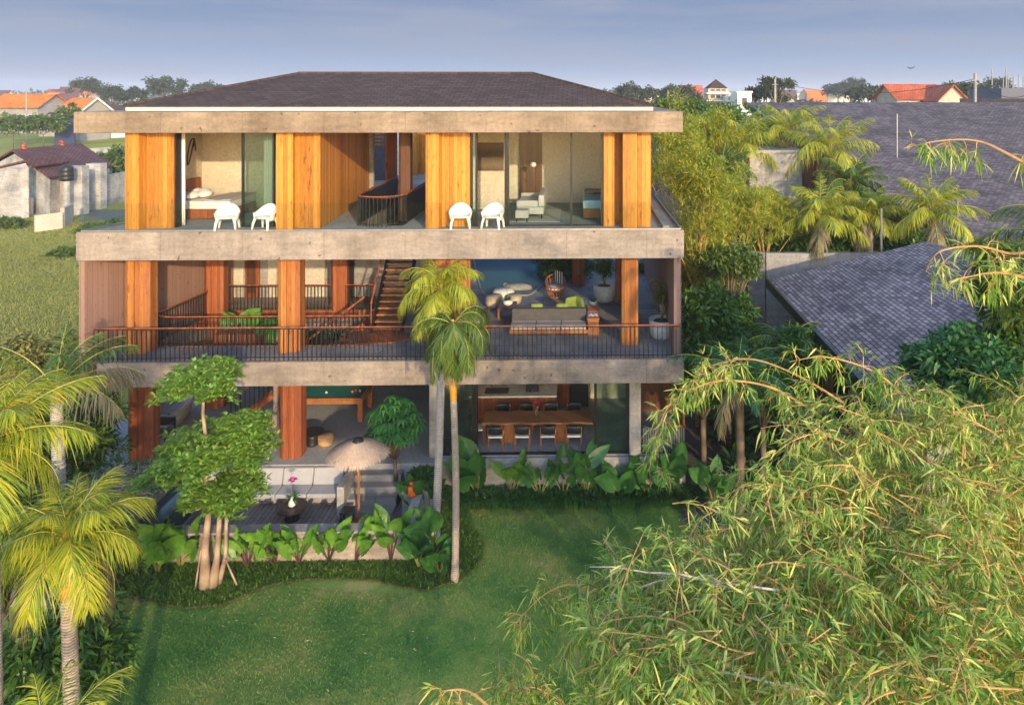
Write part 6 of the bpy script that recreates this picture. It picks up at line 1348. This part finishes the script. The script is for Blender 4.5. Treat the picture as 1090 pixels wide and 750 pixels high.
def cube_house(label, px0, px1, pya, pyb, Y, mat='white', wn=2):
    t = thing('cube_house', label, 'house', (X((px0+px1)/2,Y), Y, ground_h(0,Y))); m = MB(); z0, z1 = ground_h(X(px0,Y),Y), zat(pya,Y,px0); a, b = X(px0,Y), X(px1,Y); m.box(a, b, Y, Y+5, z0, z1); m.build('wall', M[mat], t)
    m = MB(); m.box(a-.15, b+.15, Y-.15, Y+5.1, z1+.002, z1+.3); m.build('parapet', M[mat], t)
    for i in range(wn): m = MB(); xx = a+(b-a)*(i+.5)/wn; m.box(xx-.4, xx+.4, Y-.06, Y-.01, z1-1.9, z1-.8); m.build('window', M['win'], t)
cube_house('white cube house with flat roof, left one beside the big roof', 772, 786, 104, 118, 118)
cube_house('taller white cube house right at the tip of the big roof', 785, 800, 99, 125, 112, 'white', 1)
gable('far_house', 'grey roofed white house behind the white cube houses', atY(792, 150), 6, 5, 5.6, 7.8, 0, 'white', 'roof', 'x')
gable('dark_roofed_house', 'dark low pitched roof with white gable end near the right edge', atY(1058, 76), 5.6, 4, 9.7, 11.3, R(-30), 'white', 'roof', 'x', z0=-.5, eave=.6)
UC = thing('unfinished_building', 'dark concrete building under construction with upright rods at the right edge', 'building', (X(1085,95), 95, 1))
m = MB(); m.box(X(1066,95), X(1110,95), 95, 103, 1, zat(94,95,1080)); m.build('frame', M['slate'], UC)
for i, px in enumerate((1068,1073,1078,1084,1089)): m = MB(); p = P3(px, 94, 96); m.tube([(p[0],96,p[2]-.1),(p[0],96,p[2]+1.6+.5*(i%2))], .07, 5); m.build('rod', M['steel'], UC)
gable('orange_roofed_cottage', 'tiny orange roofed cottage just above the right end of the villa roof', atY(686, 145), 4.6, 4, 4.6, 6.6, R(25), 'beigew', 'orange_tile', 'x')
gable('orange_roofed_cottage', 'tiny orange gable right of the other tiny orange roof by the villa', atY(697, 140), 4.2, 4, 4.2, 6.4, R(-30), 'beigew', 'orange_tile', 'x')
gable('orange_roofed_cottage', 'small orange hut roof poking up over the big shingle roof', atY(839, 110), 5, 4, 6.4, 8.4, R(10), 'beigew', 'red_tile', 'x')
gable('orange_roofed_cottage', 'reddish hut gable between the golden bamboo and the tower house', atY(738, 100), 4, 4, 4.4, 6.9, R(30), 'beigew', 'red_tile', 'y')
# poles and masts
for px, ya, yb2, Y, r_, lab in ((825,84,112,95,.16,'concrete utility pole before the dark flat topped tree'), (1038,78,116,75,.16,'tall concrete utility pole beside the white gable at right'), (1056,73,100,170,.14,'thin mast leftmost of three above the unfinished building'),
                            (1071,72,100,180,.16,'lattice mast in the middle of three at the right horizon'), (1079,81,100,170,.14,'short mast rightmost of three at the right horizon'), (711,96,108,130,.12,'thin pole over the right tip of the villa roof'), (28,97,125,150,.14,'utility pole before the left edge orange roof')):
    a, b = P3(px, yb2, Y), P3(px, ya, Y); t = thing('utility_pole', lab, 'pole', (a[0], Y, ground_h(a[0],Y))); tag; m = MB(); m.tube([(a[0],Y,ground_h(a[0],Y)), b], r_, 8); m.build('mast', M['conc2'], t); 
    if r_ > .15 and Y < 100: m = MB(); m.bar((b[0]-.45,Y-.1,b[2]-.8), (b[0]+.45,Y-.1,b[2]-.8), .09); m.build('crossarm', M['conc2'], t)
# ================================================================== DISTANT VEGETATION
notable = [('broad dark tree on the horizon above the smaller orange house', 91, 94, 260, (5.2,4,3.2)), ('rounded dark tree on the left horizon, right of the broad one', 176, 95, 270, (7,5,3.6)), ('low spreading tree on the horizon at the left slope of the villa roof', 222, 97, 300, (7,5,3.0)),
           ('dark tree between the two orange roofed houses', 120, 101, 230, (4,4,2.6)), ('wide tree clump left of the rounded horizon tree', 142, 103, 240, (5,4,2.6)), ('distant round tree above the middle of the big roof', 908, 93, 330, (5,4,4.2)), ('pair of distant tree crowns left of the round one', 892, 96, 350, (7,4,3.4)),
           ('dark flat topped tree behind the utility pole', 826, 93, 120, (3.1,2.5,1.5)), ('second flat crown layer tree beside the flat topped tree', 815, 103, 125, (3.8,3,1.6)), ('dark tree before the right edge masts', 1030, 101, 150, (5,4,2.6)), ('horizon tree right of the red roofed house', 1012, 99, 210, (5,4,2.6)),
           ('tree group above the right tip of the villa roof', 675, 102, 200, (6,4,2.6)), ('tall dark tree behind the golden bamboo tops', 724, 103, 170, (5,4,2.8)), ('dark trees left of the red roofed house', 925, 103, 190, (6,4,2.4)), ('round tree behind the unfinished building', 1062, 94, 200, (4,4,3))]
for i, (lab, px, py, Y, rad) in enumerate(notable):
    p = P3(px, py, Y); tree(lab, (p[0], p[1], ground_h(p[0],Y)), p, rad, 34, 60, rad[0]*.17, rad[0]*.1, 'tree_far', 'bark_dk', .35, 'distant_tree', 'tree', 200+i, .34, .55, .2, 1, 5)
bushes = [('hedge bush in front of the left edge orange roofed house', 14, 134, 135, (5.5,2,1.8)), ('bright bush beside the blue fence below the orange houses', 46, 134, 135, (4.6,2,1.9)), ('garden bush with yellow flowers right of the left edge house', 72, 126, 145, (2.2,2,2.2)),
          ('shrubs against the foot of the compound wall', 100, 229, 64, (1.6,1.0,.45)), ('dark bush beside the village road', 128, 223, 66, (1.5,1.0,.6)), ('bush behind the long compound wall', 122, 175, 100, (3.2,2,1.8)), ('bush at the left edge beside the brown roofed house', 4, 212, 66, (1.4,1.2,.7)),
          ('low green shrub beside the ruined wall', 70, 250, 55, (1.2,.8,.35)), ('scrubby bush left of the brown clad wall', 40, 372, 31, (1.6,1.1,.45)),]
for i, (lab, px, py, Y, rad) in enumerate(bushes):
    p = P3(px, py, Y); p = (p[0], p[1], ground_h(p[0],Y)+rad[2]*.6 if Y < 90 else p[2]); tree(lab, (p[0], p[1], ground_h(p[0],Y)), p, rad, 40, 60, .3 if Y < 90 else .7, .12 if Y < 90 else .35, 'tree_md', 'bark_dk', .08, 'field_bush', 'bush', 230+i, .34, .4, .3, 1, 5)
# wooded band along the horizon and mid distance
nb = NB(); rs.seed(9)
for (Y0, Y1, x0_, x1_, cnt, hh) in ((420,900,-1100,1300,420,11), (200,330,70,460,90,7), (200,360,-330,-150,60,6), (120,200,55,230,46,5)):
    for i in range(cnt):
        Y = Y0+(Y1-Y0)*rs.rand(); x = x0_+(x1_-x0_)*rs.rand(); hgt = hh*(.6+.5*rs.rand()); g0_ = ground_h(x, Y); n = 90; rr = hgt*.75
        O = unit(rs.randn(n,3))*(rs.rand(n)**.4)[:,None]*np.array([rr*1.5, rr*.8, hgt*.5]); Pn = np.array([x, Y, g0_+hgt*.5])+O
        nb.leaves(Pn, unit(O+rs.randn(n,3)*2), unit(np.array([0,-.6,1.])+rs.randn(n,3)*.5), rr*.45, rr*.3, 0., 1)
tag(nb.build('distant_wood', M['tree_far']), kind='stuff')
# scattered far town
nbm = []
for i in range(70):
    px = 660+440*rs.rand() if i < 56 else 5+230*rs.rand(); Y = 330+260*rs.rand()
    gable('distant_house', 'tiny distant house in the town along the horizon', atY(px, Y), 9+6*rs.rand(), 8, 5+6*rs.rand(), 8+7*rs.rand(), rs.rand()*1.2-.6, rs.choice(['white','beigew','oldwhite']), rs.choice(['red_tile','brown_tile','orange_tile']), 'x')['group'] = 'tiny houses on the horizon'
# field grass on the left hillside
fp_ = [tuple(atz(a, b, ZL)[:2]) for a, b in ((-60,205),(135,238),(135,290),(110,380),(60,420),(-60,420))]
q = sample(fp_, 32000); nb = NB(); n = len(q)*5; Q = np.repeat(q, 5, 0) + rs.randn(n,2)*.1; a = rs.rand(n)*6.283; e_ = .7+.7*rs.rand(n)
gz = np.array([ground_h(x, y) for x, y in q]); Pn = np.c_[Q, np.repeat(gz, 5)]
D = np.stack([np.cos(a)*np.cos(e_), np.sin(a)*np.cos(e_), np.sin(e_)], 1); nb.leaves(Pn, D, np.stack([-np.cos(a)*.7, -np.sin(a)*.7, .7+0*a], 1), .16+.22*rs.rand(n), .035, .4, 1)
tag(nb.build('field_grass', M['field']), kind='stuff')
# lime green paddy beyond the brown roof
m = MB(); m.prism([atz(30,178,ZL+.6)[:2], atz(135,172,ZL+.6)[:2], atz(135,146,1.)[:2], atz(40,148,1.)[:2]], ZL-1, lambda p: ground_h(p[0],p[1])+.12)
tag(m.build('paddy_field', mat_ground('paddy_grass', [(.4,(.17,.22,.03)),(.6,(.32,.32,.05))], .1, 4)), kind='structure')
for (pa, pb, lab) in (((825,87,95),(1038,84,75),'sagging black cable between the two concrete utility poles'), ((1038,84,75),(1110,92,70),'black cable running right from the tall utility pole')):
    a, b = Vector(P3(*pa)), Vector(P3(*pb)); c = [a.lerp(b, u)-Vector((0,0,1.6*4*u*(1-u))) for u in [j/16 for j in range(17)]]; tag(MB().tube(c, .035, 5).build('cable', M['black']), lab, 'cable')
# bird in the sky
p = P3(970, 73, 60); k = MB(); k.add([p,(p[0]-.35,p[1],p[2]+.12),(p[0]-.2,p[1]+.15,p[2]+.1),(p[0]+.35,p[1],p[2]+.14),(p[0]+.2,p[1]+.15,p[2]+.1),(p[0],p[1]+.3,p[2])], [(0,1,2),(0,4,3),(0,2,5,4)]); tag(k.build('bird', M['black'], solid=.05), 'small dark bird flying in the sky at upper right', 'bird')
# haze
hz = MB(); hz.box(-1500, 1500, -60, 3100, -2.6-.0, 45); hz.v = [(x, y, z if z > 0 else -3.2) for x, y, z in hz.v]
hm = bpy.data.materials.new('haze_air'); hm.use_nodes = True; hn = hm.node_tree; hn.nodes.clear(); ho = hn.nodes.new('ShaderNodeOutputMaterial'); hv = hn.nodes.new('ShaderNodeVolumePrincipled')
hv.inputs['Color'].default_value = (.82, .88, 1, 1); hv.inputs['Density'].default_value = .00045; hv.inputs['Anisotropy'].default_value = .0; hn.links.new(hv.outputs[0], ho.inputs['Volume'])
tag(hz.build('haze', hm), kind='stuff')
